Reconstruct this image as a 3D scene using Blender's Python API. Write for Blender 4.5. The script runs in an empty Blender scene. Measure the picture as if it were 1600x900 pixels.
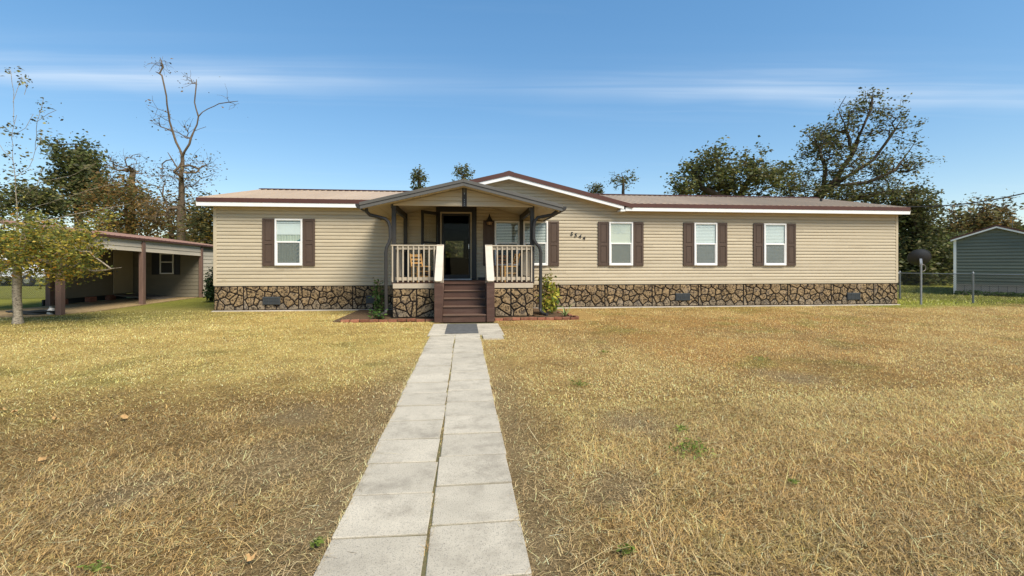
import bpy, bmesh, math, random
import numpy as np
from mathutils import Vector, Matrix
R = math.radians
sc = bpy.context.scene
COL = sc.collection
random.seed(7)
RNG = np.random.RandomState(11)

# ------------------------------------------------------------------ camera
TH = R(5.87)                      # the camera looks a little to the right of the walkway
EYE = 1.45
CT, ST = math.cos(TH), math.sin(TH)
cam_d = bpy.data.cameras.new('camera')
cam_d.sensor_width = 36.0
cam_d.lens = 16.2
cam_d.shift_y = -37.0 / 1600
cam_d.clip_start = 0.05
cam_d.clip_end = 3000
cam = bpy.data.objects.new('camera', cam_d)
COL.objects.link(cam)
cam.location = (0, 0, EYE)
cam.rotation_euler = (R(90), 0, -TH)
sc.camera = cam

# ------------------------------------------------------------------ sky, sun, exposure
SUN_EL, SUN_AZ = R(50), R(146)    # azimuth clockwise from +Y: behind the camera, to the right
w = bpy.data.worlds.new('World')
sc.world = w
w.use_nodes = True
nt = w.node_tree
nt.nodes.clear()
def wn(t, **k):
    n = nt.nodes.new(t)
    for a, b in k.items():
        setattr(n, a, b)
    return n
def wl(a, b): nt.links.new(a, b)
def wmath(op, a, b=None, c=None):
    n = wn('ShaderNodeMath', operation=op)
    for i, q in enumerate((a, b, c)):
        if q is None: continue
        if isinstance(q, (int, float)): n.inputs[i].default_value = q
        else: wl(q, n.inputs[i])
    return n.outputs[0]
sky = wn('ShaderNodeTexSky', sky_type='NISHITA')
sky.sun_disc = False
sky.sun_elevation = SUN_EL
sky.sun_rotation = SUN_AZ
sky.altitude = 0
sky.air_density = 1.0
sky.dust_density = 0.3
sky.ozone_density = 1.6
tc = wn('ShaderNodeTexCoord')
sep = wn('ShaderNodeSeparateXYZ'); wl(tc.outputs['Generated'], sep.inputs[0])
zz = wmath('MAXIMUM', sep.outputs[2], 0.04)
u = wmath('DIVIDE', sep.outputs[0], zz)
v = wmath('DIVIDE', sep.outputs[1], zz)
vv = wmath('ADD', v, wmath('MULTIPLY', u, 0.04))
cmb = wn('ShaderNodeCombineXYZ'); wl(wmath('MULTIPLY', u, 0.35), cmb.inputs[0]); wl(wmath('MULTIPLY', vv, 2.6), cmb.inputs[1])
noi = wn('ShaderNodeTexNoise'); noi.inputs['Scale'].default_value = 1.0; noi.inputs['Detail'].default_value = 6; noi.inputs['Roughness'].default_value = 0.55
noi.inputs['Distortion'].default_value = 0.35
wl(cmb.outputs[0], noi.inputs['Vector'])
def ramp(fac, stops):
    r_ = wn('ShaderNodeValToRGB')
    el = r_.color_ramp.elements
    while len(el) > 1: el.remove(el[-1])
    el[0].position = stops[0][0]; el[0].color = (stops[0][1],) * 3 + (1,)
    for p_, c_ in stops[1:]:
        e = el.new(p_); e.color = (c_,) * 3 + (1,)
    wl(fac, r_.inputs[0])
    return r_.outputs[0]
cm2 = wn('ShaderNodeCombineXYZ'); wl(wmath('MULTIPLY', u, 0.55), cm2.inputs[0]); wl(wmath('MULTIPLY_ADD', u, 0.8, wmath('MULTIPLY', v, 9.0)), cm2.inputs[1])
no2 = wn('ShaderNodeTexNoise'); no2.inputs['Scale'].default_value = 1.0; no2.inputs['Detail'].default_value = 5; no2.inputs['Distortion'].default_value = 0.5; wl(cm2.outputs[0], no2.inputs['Vector'])
cm3 = wn('ShaderNodeCombineXYZ'); wl(wmath('MULTIPLY', u, 0.9), cm3.inputs[0])
no3 = wn('ShaderNodeTexNoise'); no3.inputs['Scale'].default_value = 1.0; no3.inputs['Detail'].default_value = 2; wl(cm3.outputs[0], no3.inputs['Vector'])
vv2 = wmath('MULTIPLY_ADD', wmath('SUBTRACT', no3.outputs[0], 0.5), 0.35, wmath('MULTIPLY_ADD', wmath('SUBTRACT', no2.outputs[0], 0.5), 0.30, vv))
vm = wmath('DIVIDE', vv2, 5.0)
band = ramp(vm, [(0.38, 0), (0.45, 0.10), (0.485, 0.40), (0.525, 1.0), (0.555, 0.35), (0.575, 0.04), (0.59, 0.12), (0.60, 0.02), (0.7, 0)])
um = wmath('DIVIDE', wmath('ADD', u, 4.0), 9.0)
lumps = ramp(um, [(0.0, 0.8), (0.2, 1.0), (0.30, 0.85), (0.40, 0.33), (0.47, 0.22), (0.55, 0.45), (0.64, 1.0), (0.74, 0.85), (0.85, 0.55), (1.0, 0.6)])
nb = wmath('MULTIPLY_ADD', no2.outputs[0], 2.0, wmath('MULTIPLY_ADD', noi.outputs[0], 1.1, -0.55))
streak = wmath('MULTIPLY', wmath('MULTIPLY', band, lumps), nb)
cir = ramp(noi.outputs[0], [(0.58, 0), (0.9, 0.10)])
cov = wmath('MINIMUM', wmath('ADD', wmath('MULTIPLY', streak, 0.38), cir), 0.8)
mixc = wn('ShaderNodeMix', data_type='RGBA')
gam = wn('ShaderNodeGamma'); gam.inputs[1].default_value = 0.62; wl(sky.outputs[0], gam.inputs[0])
hsv = wn('ShaderNodeHueSaturation'); hsv.inputs['Saturation'].default_value = 1.62; hsv.inputs['Value'].default_value = 2.26; wl(gam.outputs[0], hsv.inputs['Color'])
wl(cov, mixc.inputs[0]); wl(hsv.outputs[0], mixc.inputs[6]); mixc.inputs[7].default_value = (6.4, 7.1, 7.8, 1)
bg = wn('ShaderNodeBackground'); bg.inputs[1].default_value = 0.086
wl(mixc.outputs[2], bg.inputs[0])
wo = wn('ShaderNodeOutputWorld'); wl(bg.outputs[0], wo.inputs[0])

sd = bpy.data.lights.new('sun', 'SUN')
sd.energy = 3.6
sd.angle = R(28)
sd.color = (1.0, 0.92, 0.79)
sun = bpy.data.objects.new('sun', sd)
COL.objects.link(sun)
sdir = Vector((math.sin(SUN_AZ) * math.cos(SUN_EL), math.cos(SUN_AZ) * math.cos(SUN_EL), math.sin(SUN_EL)))
sun.rotation_euler = sdir.to_track_quat('Z', 'Y').to_euler()
sc.view_settings.view_transform = 'Standard'
sc.view_settings.look = 'None'
sc.view_settings.exposure = 0.70
sc.view_settings.gamma = 1.0
sc.cycles.max_bounces = 6
sc.cycles.transparent_max_bounces = 12

# ------------------------------------------------------------------ helpers
def P(px, py, d):
    """a point of the place at depth d along the view axis (1600x900 photo pixels)"""
    xc = (px - 800) / 720 * d
    return Vector((xc * CT + d * ST, d * CT - xc * ST, EYE + (413 - py) * d / 720))

class MB:
    def __init__(s): s.v = []; s.f = []
    def add(s, vs, fs):
        o = len(s.v); s.v += [tuple(q) for q in vs]; s.f += [tuple(i + o for i in q) for q in fs]; return s
    def box(s, x0, x1, y0, y1, z0, z1):
        return s.add([(x0,y0,z0),(x1,y0,z0),(x1,y1,z0),(x0,y1,z0),(x0,y0,z1),(x1,y0,z1),(x1,y1,z1),(x0,y1,z1)],
                     [(0,3,2,1),(4,5,6,7),(0,1,5,4),(1,2,6,5),(2,3,7,6),(3,0,4,7)])
    def beam(s, a, b, wd, ht, up=(0,0,1)):
        a, b = Vector(a), Vector(b); d = (b - a).normalized(); sd_ = d.cross(Vector(up))
        if sd_.length < 1e-4: sd_ = d.cross(Vector((1,0,0)))
        sd_.normalize(); u_ = sd_.cross(d)
        q = []
        for p in (a, b):
            for i, j in ((-1,-1),(1,-1),(1,1),(-1,1)): q.append(p + sd_ * (i * wd / 2) + u_ * (j * ht / 2))
        return s.add(q, [(3,2,1,0),(4,5,6,7),(0,1,5,4),(1,2,6,5),(2,3,7,6),(3,0,4,7)])
    def prism(s, poly, axis, a, b):
        """poly of 2-D points extruded along axis 'x' (y,z), 'y' (x,z) or 'z' (x,y)"""
        n = len(poly)
        def p3(q, t): return {'x': (t, q[0], q[1]), 'y': (q[0], t, q[1]), 'z': (q[0], q[1], t)}[axis]
        vs = [p3(q, a) for q in poly] + [p3(q, b) for q in poly]
        fs = [tuple(range(n)), tuple(range(2 * n - 1, n - 1, -1))] + [(i, i + n, (i + 1) % n + n, (i + 1) % n) for i in range(n)]
        return s.add(vs, fs)
    def tube(s, pts, rad, n=6, cap=True):
        pts = [Vector(p) for p in pts]; k = len(pts)
        if isinstance(rad, (int, float)): rad = [rad] * k
        o = len(s.v); ref = Vector((0, 0, 1)); prev = None
        for i, p in enumerate(pts):
            d = (pts[min(i + 1, k - 1)] - pts[max(i - 1, 0)])
            if d.length < 1e-6: d = Vector((0, 0, 1))
            d.normalize()
            if prev is None:
                a = d.cross(ref)
                if a.length < 0.05: a = d.cross(Vector((1, 0, 0)))
            else:
                a = prev - d * prev.dot(d)
                if a.length < 1e-4: a = d.cross(Vector((1, 0, 0)))
            a.normalize(); prev = a; b = d.cross(a)
            for j in range(n):
                t = 2 * math.pi * j / n
                s.v.append(tuple(p + a * (rad[i] * math.cos(t)) + b * (rad[i] * math.sin(t))))
        for i in range(k - 1):
            for j in range(n):
                j2 = (j + 1) % n
                s.f.append((o + i*n + j, o + i*n + j2, o + (i+1)*n + j2, o + (i+1)*n + j))
        if cap:
            s.f.append(tuple(o + j for j in range(n - 1, -1, -1)))
            s.f.append(tuple(o + (k-1)*n + j for j in range(n)))
        return s
    def lathe(s, prof, c, n=16):
        o = len(s.v)
        for r_, z_ in prof:
            for j in range(n):
                t = 2 * math.pi * j / n
                s.v.append((c[0] + r_ * math.cos(t), c[1] + r_ * math.sin(t), c[2] + z_))
        for i in range(len(prof) - 1):
            for j in range(n):
                j2 = (j + 1) % n
                s.f.append((o + i*n + j, o + i*n + j2, o + (i+1)*n + j2, o + (i+1)*n + j))
        s.f.append(tuple(o + j for j in range(n - 1, -1, -1)))
        s.f.append(tuple(o + (len(prof)-1)*n + j for j in range(n)))
        return s

def base_of(o):
    l = Vector((0, 0, 0))
    while o is not None:
        l += o.location; o = o.parent
    return l
def link(name, me, parent=None):
    o = bpy.data.objects.new(name, me); COL.objects.link(o)
    if parent is not None: o.parent = parent
    return o
def obj(name, mb, m, parent=None, local=False, bevel=0, smooth=False, kind=None, loc=None, recalc=True):
    me = bpy.data.meshes.new(name)
    off = Vector((0, 0, 0)) if local or parent is None else base_of(parent)
    if loc is not None: off = off + Vector(loc)
    me.from_pydata([(a[0]-off.x, a[1]-off.y, a[2]-off.z) for a in mb.v], [], mb.f)
    if recalc or bevel:
        bm = bmesh.new(); bm.from_mesh(me)
        bmesh.ops.recalc_face_normals(bm, faces=bm.faces)
        if bevel: bmesh.ops.bevel(bm, geom=list(bm.edges), offset=bevel, segments=1, affect='EDGES', clamp_overlap=True)
        bm.to_mesh(me); bm.free()
    me.materials.append(m)
    if smooth: me.shade_smooth()
    o = link(name, me, parent)
    if loc is not None: o.location = loc
    if kind: o['kind'] = kind
    return o
def thing(name, label, cat, loc=(0, 0, 0), rotz=0, group=None):
    o = bpy.data.objects.new(name, None); COL.objects.link(o)
    o.location = loc; o.rotation_euler = (0, 0, rotz); o.empty_display_size = 0.2
    o['label'] = label; o['category'] = cat
    if group: o['group'] = group
    return o
def tag(o, label, cat, group=None):
    o['label'] = label; o['category'] = cat
    if group: o['group'] = group
    return o
def dup(o, parent=None, loc=None):
    c = o.copy(); COL.objects.link(c)
    if parent is not None: c.parent = parent
    if loc is not None: c.location = loc
    return c
def dup_tree(o, parent=None):
    c = o.copy(); COL.objects.link(c)
    if parent is not None: c.parent = parent
    for ch in list(o.children): dup_tree(ch, c)
    return c
def np_mesh(name, V, F, m, col=None, parent=None, kind=None, smooth=False):
    """V (n,3), F list of (k,c) int arrays"""
    me = bpy.data.meshes.new(name)
    V = np.asarray(V, np.float32)
    if parent is not None: V = V - np.array(base_of(parent), np.float32)
    me.vertices.add(len(V)); me.vertices.foreach_set('co', V.ravel())
    F = [np.asarray(f, np.int32) for f in F if len(f)]
    idx = np.concatenate([f.ravel() for f in F])
    tot = np.concatenate([np.full(len(f), f.shape[1], np.int32) for f in F])
    st = np.concatenate([[0], np.cumsum(tot)[:-1]]).astype(np.int32)
    me.loops.add(len(idx)); me.loops.foreach_set('vertex_index', idx)
    me.polygons.add(len(tot)); me.polygons.foreach_set('loop_start', st)
    if col is not None:
        a = me.color_attributes.new('Col', 'FLOAT_COLOR', 'POINT')
        c4 = np.ones((len(V), 4), np.float32); c4[:, :3] = col
        a.data.foreach_set('color', c4.ravel())
    me.update(calc_edges=True)
    me.materials.append(m)
    if smooth: me.shade_smooth()
    o = link(name, me, parent)
    if kind: o['kind'] = kind
    return o

# value noise for colours of the lawn
def vnoise(x, y, seed=0):
    xi, yi = np.floor(x).astype(np.int64), np.floor(y).astype(np.int64)
    fx, fy = x - xi, y - yi
    fx, fy = fx * fx * (3 - 2 * fx), fy * fy * (3 - 2 * fy)
    def h(a, b):
        n = (a * 374761393 + b * 668265263 + seed * 974711) & 0xffffffff
        n = ((n ^ (n >> 13)) * 1274126177) & 0xffffffff
        return ((n ^ (n >> 16)) & 0xffff) / 65535.0
    a, b, c, d = h(xi, yi), h(xi + 1, yi), h(xi, yi + 1), h(xi + 1, yi + 1)
    return (a * (1 - fx) + b * fx) * (1 - fy) + (c * (1 - fx) + d * fx) * fy
def fbm(x, y, seed=0, oct=4):
    s, a, t = 0, 0.5, 0
    for i in range(oct):
        s = s + a * vnoise(x * 2 ** i, y * 2 ** i, seed + i * 17); t += a; a *= 0.55
    return s / t
def sstep(a, b, x):
    t = np.clip((x - a) / (b - a), 0, 1); return t * t * (3 - 2 * t)

# ------------------------------------------------------------------ materials
def mat(name, base, rough=0.7, spec=0.3, var=0.0, vscale=3.0, bump=0.0, bscale=40.0, metal=0.0, dirt=None, dirt_scale=1.5, dirt_amt=0.4, stretch=(1,1,1), rnd=0.0, col2=None, speck=None):
    m = bpy.data.materials.new(name); m.use_nodes = True
    n = m.node_tree.nodes; l = m.node_tree.links
    b = n['Principled BSDF']
    b.inputs['Roughness'].default_value = rough; b.inputs['Specular IOR Level'].default_value = spec; b.inputs['Metallic'].default_value = metal
    co = n.new('ShaderNodeTexCoord'); mp = n.new('ShaderNodeMapping'); mp.inputs['Scale'].default_value = stretch
    l.new(co.outputs['Object'], mp.inputs[0])
    vec = mp.outputs[0]
    oi = n.new('ShaderNodeObjectInfo')
    ad = n.new('ShaderNodeVectorMath'); ad.operation = 'ADD'
    sca = n.new('ShaderNodeVectorMath'); sca.operation = 'SCALE'; sca.inputs[0].default_value = (37, 19, 53); l.new(oi.outputs['Random'], sca.inputs['Scale'])
    l.new(vec, ad.inputs[0]); l.new(sca.outputs[0], ad.inputs[1]); vec = ad.outputs[0]
    def mix(f, a, c, blend='MIX'):
        x = n.new('ShaderNodeMix'); x.data_type = 'RGBA'; x.blend_type = blend
        for k, q in ((0, f), (6, a), (7, c)):
            if isinstance(q, (int, float)): x.inputs[k].default_value = q
            elif isinstance(q, tuple): x.inputs[k].default_value = q if len(q) == 4 else q + (1,)
            else: l.new(q, x.inputs[k])
        return x.outputs[2]
    def noise(s, det=4, ro=0.6):
        x = n.new('ShaderNodeTexNoise'); x.inputs['Scale'].default_value = s; x.inputs['Detail'].default_value = det; x.inputs['Roughness'].default_value = ro
        l.new(vec, x.inputs['Vector']); return x.outputs[0]
    def rng(f, a, c, lo=0.0, hi=1.0):
        x = n.new('ShaderNodeMapRange'); x.inputs[1].default_value = a; x.inputs[2].default_value = c; x.inputs[3].default_value = lo; x.inputs[4].default_value = hi
        l.new(f, x.inputs[0]); return x.outputs[0]
    c = tuple(base) + (1,)
    cur = c
    if var: 
        c2 = col2 if col2 else tuple(q * (1 - var) for q in base)
        cur = mix(rng(noise(vscale), 0.3, 0.7), tuple(min(1, q * (1 + var * 0.5)) for q in base), tuple(c2))
    if speck:
        cur = mix(rng(noise(speck[1], 2, 0.7), speck[2], speck[2] + 0.08), cur, tuple(speck[0]))
    if dirt:
        cur = mix(rng(noise(dirt_scale, 6, 0.7), 0.5, 0.75, 0, dirt_amt), cur, tuple(dirt))
    if rnd:
        hs = n.new('ShaderNodeHueSaturation'); 
        if isinstance(cur, tuple): hs.inputs['Color'].default_value = cur
        else: l.new(cur, hs.inputs['Color'])
        l.new(rng(oi.outputs['Random'], 0, 1, 1 - rnd, 1 + rnd), hs.inputs['Value']); cur = hs.outputs[0]
    if isinstance(cur, tuple): b.inputs['Base Color'].default_value = cur
    else: l.new(cur, b.inputs['Base Color'])
    if bump:
        bp = n.new('ShaderNodeBump'); bp.inputs['Strength'].default_value = bump; bp.inputs['Distance'].default_value = 0.01
        l.new(noise(bscale, 5, 0.65), bp.inputs['Height']); l.new(bp.outputs[0], b.inputs['Normal'])
    return m
def leaf_mat(name, trans=0.35, rough=0.55):
    m = bpy.data.materials.new(name); m.use_nodes = True
    n = m.node_tree.nodes; l = m.node_tree.links
    b = n['Principled BSDF']; b.inputs['Roughness'].default_value = rough; b.inputs['Specular IOR Level'].default_value = 0.25
    at = n.new('ShaderNodeVertexColor'); at.layer_name = 'Col'
    l.new(at.outputs[0], b.inputs['Base Color'])
    tr = n.new('ShaderNodeBsdfTranslucent'); l.new(at.outputs[0], tr.inputs[0])
    mx = n.new('ShaderNodeMixShader'); mx.inputs[0].default_value = trans
    l.new(b.outputs[0], mx.inputs[1]); l.new(tr.outputs[0], mx.inputs[2]); l.new(mx.outputs[0], n['Material Output'].inputs[0])
    return m
def glass_mat(name, tint=(1, 1, 1), refl=0.12, alpha=None):
    m = bpy.data.materials.new(name); m.use_nodes = True
    n = m.node_tree.nodes; l = m.node_tree.links; n.clear()
    t = n.new('ShaderNodeBsdfTransparent'); t.inputs[0].default_value = tuple(tint) + (1,)
    g = n.new('ShaderNodeBsdfGlossy'); g.inputs['Roughness'].default_value = 0.03
    f = n.new('ShaderNodeLayerWeight'); f.inputs[0].default_value = .5
    pw_ = n.new('ShaderNodeMath'); pw_.operation = 'POWER'; pw_.inputs[1].default_value = 4; l.new(f.outputs['Facing'], pw_.inputs[0])
    ma = n.new('ShaderNodeMath'); ma.operation = 'MULTIPLY_ADD'; ma.inputs[1].default_value = .7; ma.inputs[2].default_value = refl; l.new(pw_.outputs[0], ma.inputs[0]); ma.use_clamp = True
    mx = n.new('ShaderNodeMixShader'); l.new(ma.outputs[0], mx.inputs[0]); l.new(t.outputs[0], mx.inputs[1]); l.new(g.outputs[0], mx.inputs[2])
    o = n.new('ShaderNodeOutputMaterial'); l.new(mx.outputs[0], o.inputs[0])
    return m
def screen_mat(name, c, a):
    m = bpy.data.materials.new(name); m.use_nodes = True
    n = m.node_tree.nodes; l = m.node_tree.links
    t = n.new('ShaderNodeBsdfTransparent'); mx = n.new('ShaderNodeMixShader'); mx.inputs[0].default_value = a
    b = n['Principled BSDF']; b.inputs['Base Color'].default_value = tuple(c) + (1,); b.inputs['Roughness'].default_value = 0.8
    l.new(t.outputs[0], mx.inputs[1]); l.new(b.outputs[0], mx.inputs[2]); l.new(mx.outputs[0], n['Material Output'].inputs[0])
    return m
M = {}
M['siding'] = mat('tan_vinyl_siding', (0.485, 0.412, 0.288), 0.55, 0.3, var=0.05, vscale=0.8, rnd=0.045, dirt=(0.33, 0.265, 0.17), dirt_scale=1.3, dirt_amt=0.5, stretch=(0.5, 1, 2.5), bump=0.05, bscale=60)
M['tan_trim'] = mat('tan_trim', (0.50, 0.42, 0.29), 0.6, 0.3, var=0.06, vscale=2)
M['white'] = mat('white_vinyl', (0.80, 0.79, 0.76), 0.45, 0.35, var=0.04, vscale=3, dirt=(0.6, 0.57, 0.5), dirt_scale=2.5, dirt_amt=0.25)
M['soffit'] = mat('tan_soffit', (0.52, 0.44, 0.29), 0.6, 0.3, var=0.05)
M['shutter'] = mat('brown_shutter', (0.085, 0.056, 0.040), 0.55, 0.3, var=0.15, vscale=6, bump=0.1, bscale=25, stretch=(1, 1, 0.2))
M['drip'] = mat('dark_brown_edge_trim', (0.085, 0.032, 0.022), 0.45, 0.4, var=0.12, vscale=2)
M['roof'] = mat('brown_ribbed_metal', (0.45, 0.338, 0.228), 0.55, 0.35, var=0.1, vscale=0.9, rnd=0.05, dirt=(0.33, 0.23, 0.17), dirt_scale=1.2, dirt_amt=0.4, stretch=(1.5, 0.3, 1))
M['shed_roof'] = mat('reddish_brown_ribbed_metal', (0.25, 0.145, 0.105), 0.55, 0.35, var=0.12, vscale=1, rnd=0.05)
M['charcoal'] = mat('charcoal_paint', (0.034, 0.032, 0.030), 0.5, 0.35, var=0.15, vscale=4, bump=0.06, bscale=30)
M['charcoal_roof'] = mat('weathered_charcoal_fascia', (0.105, 0.099, 0.088), 0.5, 0.35, var=0.15, vscale=3, stretch=(0.4, 1, 2))
M['blackish'] = mat('black_trim', (0.022, 0.021, 0.021), 0.45, 0.35, var=0.1, vscale=5)
M['brownwood'] = mat('brown_painted_wood', (0.078, 0.040, 0.028), 0.55, 0.35, var=0.22, vscale=3, bump=0.15, bscale=18, stretch=(0.3, 2, 2), dirt=(0.18, 0.12, 0.09), dirt_scale=4, dirt_amt=0.4)
M['tread'] = mat('worn_brown_tread', (0.125, 0.075, 0.053), 0.6, 0.3, var=0.3, vscale=5, bump=0.15, bscale=18, stretch=(0.3, 2, 2), dirt=(0.24, 0.17, 0.12), dirt_scale=5, dirt_amt=0.5)
M['rail'] = mat('cream_painted_wood', (0.47, 0.40, 0.30), 0.6, 0.3, var=0.1, vscale=4, bump=0.1, bscale=30, dirt=(0.36, 0.29, 0.2), dirt_scale=3, dirt_amt=0.35)
M['handrail'] = mat('pale_handrail_board', (0.56, 0.50, 0.41), 0.6, 0.3, var=0.08, vscale=5, bump=0.1, bscale=30, dirt=(0.45, 0.4, 0.33), dirt_scale=5, dirt_amt=0.3)
M['stone'] = mat('moulded_tan_stone', (0.30, 0.21, 0.112), 0.85, 0.15, var=0.4, vscale=9, rnd=0.16, speck=((0.05, 0.034, 0.02), 19, 0.49), bump=0.7, bscale=45, dirt=(0.21, 0.18, 0.15), dirt_scale=2, dirt_amt=0.5)
M['stone_grey'] = mat('moulded_weathered_grey_stone', (0.27, 0.21, 0.138), 0.85, 0.15, var=0.4, vscale=9, rnd=0.16, speck=((0.05, 0.038, 0.026), 19, 0.49), bump=0.7, bscale=45, dirt=(0.17, 0.155, 0.14), dirt_scale=2, dirt_amt=0.6)
M['grout'] = mat('dark_grout', (0.022, 0.018, 0.015), 0.85, 0.1, var=0.2, vscale=10)
M['concrete'] = mat('pale_concrete', (0.50, 0.44, 0.36), 0.9, 0.1, var=0.15, vscale=5, bump=0.3, bscale=60, dirt=(0.3, 0.24, 0.16), dirt_scale=3, dirt_amt=0.5)
M['paver'] = mat('weathered_concrete_paver', (0.51, 0.452, 0.348), 0.9, 0.12, var=0.14, vscale=3.2, rnd=0.07, bump=0.45, bscale=130, speck=((0.27, 0.245, 0.20), 150, 0.56), dirt=(0.22, 0.19, 0.145), dirt_scale=3.4, dirt_amt=0.75)
M['sand'] = mat('sandy_soil', (0.33, 0.235, 0.12), 0.95, 0.05, var=0.35, vscale=9, bump=0.6, bscale=60, speck=((0.13, 0.10, 0.05), 50, 0.58))
M['joint'] = mat('dark_joint_soil', (0.15, 0.115, 0.065), 0.95, 0.05, var=0.4, vscale=30, col2=(0.12, 0.12, 0.05), bump=0.6, bscale=60)
M['mulch'] = mat('brown_mulch', (0.13, 0.085, 0.05), 0.95, 0.05, var=0.5, vscale=25, bump=0.9, bscale=50)
M['brick'] = mat('red_brick', (0.27, 0.11, 0.065), 0.85, 0.15, var=0.3, vscale=14, rnd=0.3, bump=0.4, bscale=60, dirt=(0.32, 0.24, 0.16), dirt_scale=6, dirt_amt=0.5)
M['vent'] = mat('slate_grey_vent', (0.052, 0.058, 0.062), 0.5, 0.3, var=0.15, vscale=10)
M['metal'] = mat('galvanised_steel', (0.27, 0.28, 0.29), 0.45, 0.5, metal=0.5, var=0.15, vscale=7)
M['dark_metal'] = mat('dull_wire', (0.10, 0.105, 0.105), 0.55, 0.4, metal=0.4, var=0.1)
M['dish'] = mat('dark_grey_dish', (0.03, 0.031, 0.034), 0.5, 0.35, var=0.1)
M['chairwood'] = mat('honey_wood', (0.66, 0.38, 0.13), 0.5, 0.35, var=0.2, vscale=8, bump=0.05, bscale=30, stretch=(1, 1, 0.3))
M['redwood'] = mat('reddish_wood', (0.42, 0.18, 0.07), 0.5, 0.35, var=0.2, vscale=8)
M['blind'] = mat('white_blind', (0.74, 0.75, 0.74), 0.6, 0.2, var=0.04, vscale=3)
M['shade'] = mat('cream_fabric_shade', (0.66, 0.65, 0.56), 0.9, 0.1, var=0.06, vscale=5)
M['sheer'] = mat('grey_green_curtain', (0.47, 0.50, 0.42), 0.9, 0.1, var=0.08, vscale=4, stretch=(5, 1, 0.4))
M['dark_in'] = mat('unlit_room_dark', (0.075, 0.066, 0.058), 0.8, 0.1, var=0.2)  # darkness of the unlit room put into its surface colour
M['dim_in'] = mat('unlit_dark_surface', (0.05, 0.05, 0.048), 0.8, 0.1)  # near-black colour carries the shade of unlit places
M['teal'] = mat('teal_stripe', (0.03, 0.13, 0.16), 0.9, 0.1)
M['rubber'] = mat('grey_rubber_mat', (0.115, 0.115, 0.11), 0.9, 0.1, var=0.25, vscale=8, bump=0.6, bscale=120, dirt=(0.2, 0.19, 0.17), dirt_scale=5, dirt_amt=0.3)
M['green_siding'] = mat('dark_green_siding', (0.135, 0.150, 0.118), 0.6, 0.3, var=0.08, vscale=1, rnd=0.05)
M['grey_skirt'] = mat('taupe_skirting', (0.33, 0.29, 0.25), 0.7, 0.2, var=0.1, vscale=2)
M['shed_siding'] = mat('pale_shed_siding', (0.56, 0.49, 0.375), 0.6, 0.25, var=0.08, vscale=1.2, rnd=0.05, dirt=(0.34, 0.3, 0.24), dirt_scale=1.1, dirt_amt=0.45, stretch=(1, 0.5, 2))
M['shed_in'] = mat('shaded_shed_siding', (0.18, 0.16, 0.115), 0.7, 0.2, var=0.1, vscale=1.2, rnd=0.06)  # siding colour darkened to carry the shade under the shed roof
M['shed_door'] = mat('tan_shed_door', (0.40, 0.34, 0.23), 0.65, 0.2, var=0.06)
M['post'] = mat('brown_post', (0.17, 0.105, 0.08), 0.7, 0.2, var=0.25, vscale=4, bump=0.2, bscale=15, stretch=(2, 2, 0.3))
M['grey_wood'] = mat('weathered_grey_boards', (0.17, 0.15, 0.125), 0.85, 0.1, var=0.25, vscale=4, rnd=0.12)
M['bark'] = mat('brown_bark', (0.155, 0.115, 0.075), 0.95, 0.05, var=0.4, vscale=6, bump=0.8, bscale=14, stretch=(2, 2, 0.6))
M['bark_dark'] = mat('dark_bark', (0.075, 0.058, 0.042), 0.95, 0.05, var=0.35, vscale=5, bump=0.6, bscale=14, stretch=(2, 2, 0.6))
M['bark_pale'] = mat('pale_grey_bark', (0.36, 0.31, 0.235), 0.95, 0.05, var=0.45, vscale=11, bump=0.7, bscale=30, stretch=(1, 1, 2.2), speck=((0.13, 0.105, 0.08), 22, 0.55))
M['leaf'] = leaf_mat('leaves', 0.48)
M['leaf_dark'] = leaf_mat('dense_leaves', 0.34)
M['blade'] = leaf_mat('grass_blades', 0.15, 0.75)
M['glass'] = glass_mat('window_glass', (0.93, 0.96, 0.95), 0.05)
M['door_glass'] = glass_mat('dark_door_glass', (0.66, 0.66, 0.62), 0.008)
M['storm_glass'] = glass_mat('storm_door_glass', (0.85, 0.85, 0.82), 0.03)
M['car_glass'] = glass_mat('tinted_car_glass', (0.15, 0.16, 0.17), 0.1)
M['screen'] = screen_mat('insect_screen', (0.16, 0.18, 0.17), 0.40)
M['white_car'] = mat('white_car_paint', (0.74, 0.75, 0.76), 0.3, 0.5)
M['tyre'] = mat('tyre_rubber', (0.02, 0.02, 0.02), 0.8, 0.2)
M['chrome'] = mat('dull_chrome', (0.5, 0.5, 0.5), 0.25, 0.5, metal=0.9)
M['lamp_red'] = mat('red_lens', (0.35, 0.02, 0.02), 0.3, 0.5)
M['hose'] = mat('black_hose', (0.03, 0.032, 0.03), 0.55, 0.3)
M['jug'] = mat('dirty_white_plastic', (0.62, 0.60, 0.55), 0.5, 0.3, var=0.15, vscale=14)
M['blue'] = mat('blue_plastic', (0.02, 0.13, 0.42), 0.4, 0.4)
M['copper'] = mat('warm_lamp_glass', (0.35, 0.22, 0.12), 0.25, 0.5)
M['black_wire'] = mat('black_cable', (0.025, 0.025, 0.025), 0.6, 0.2)

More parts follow.
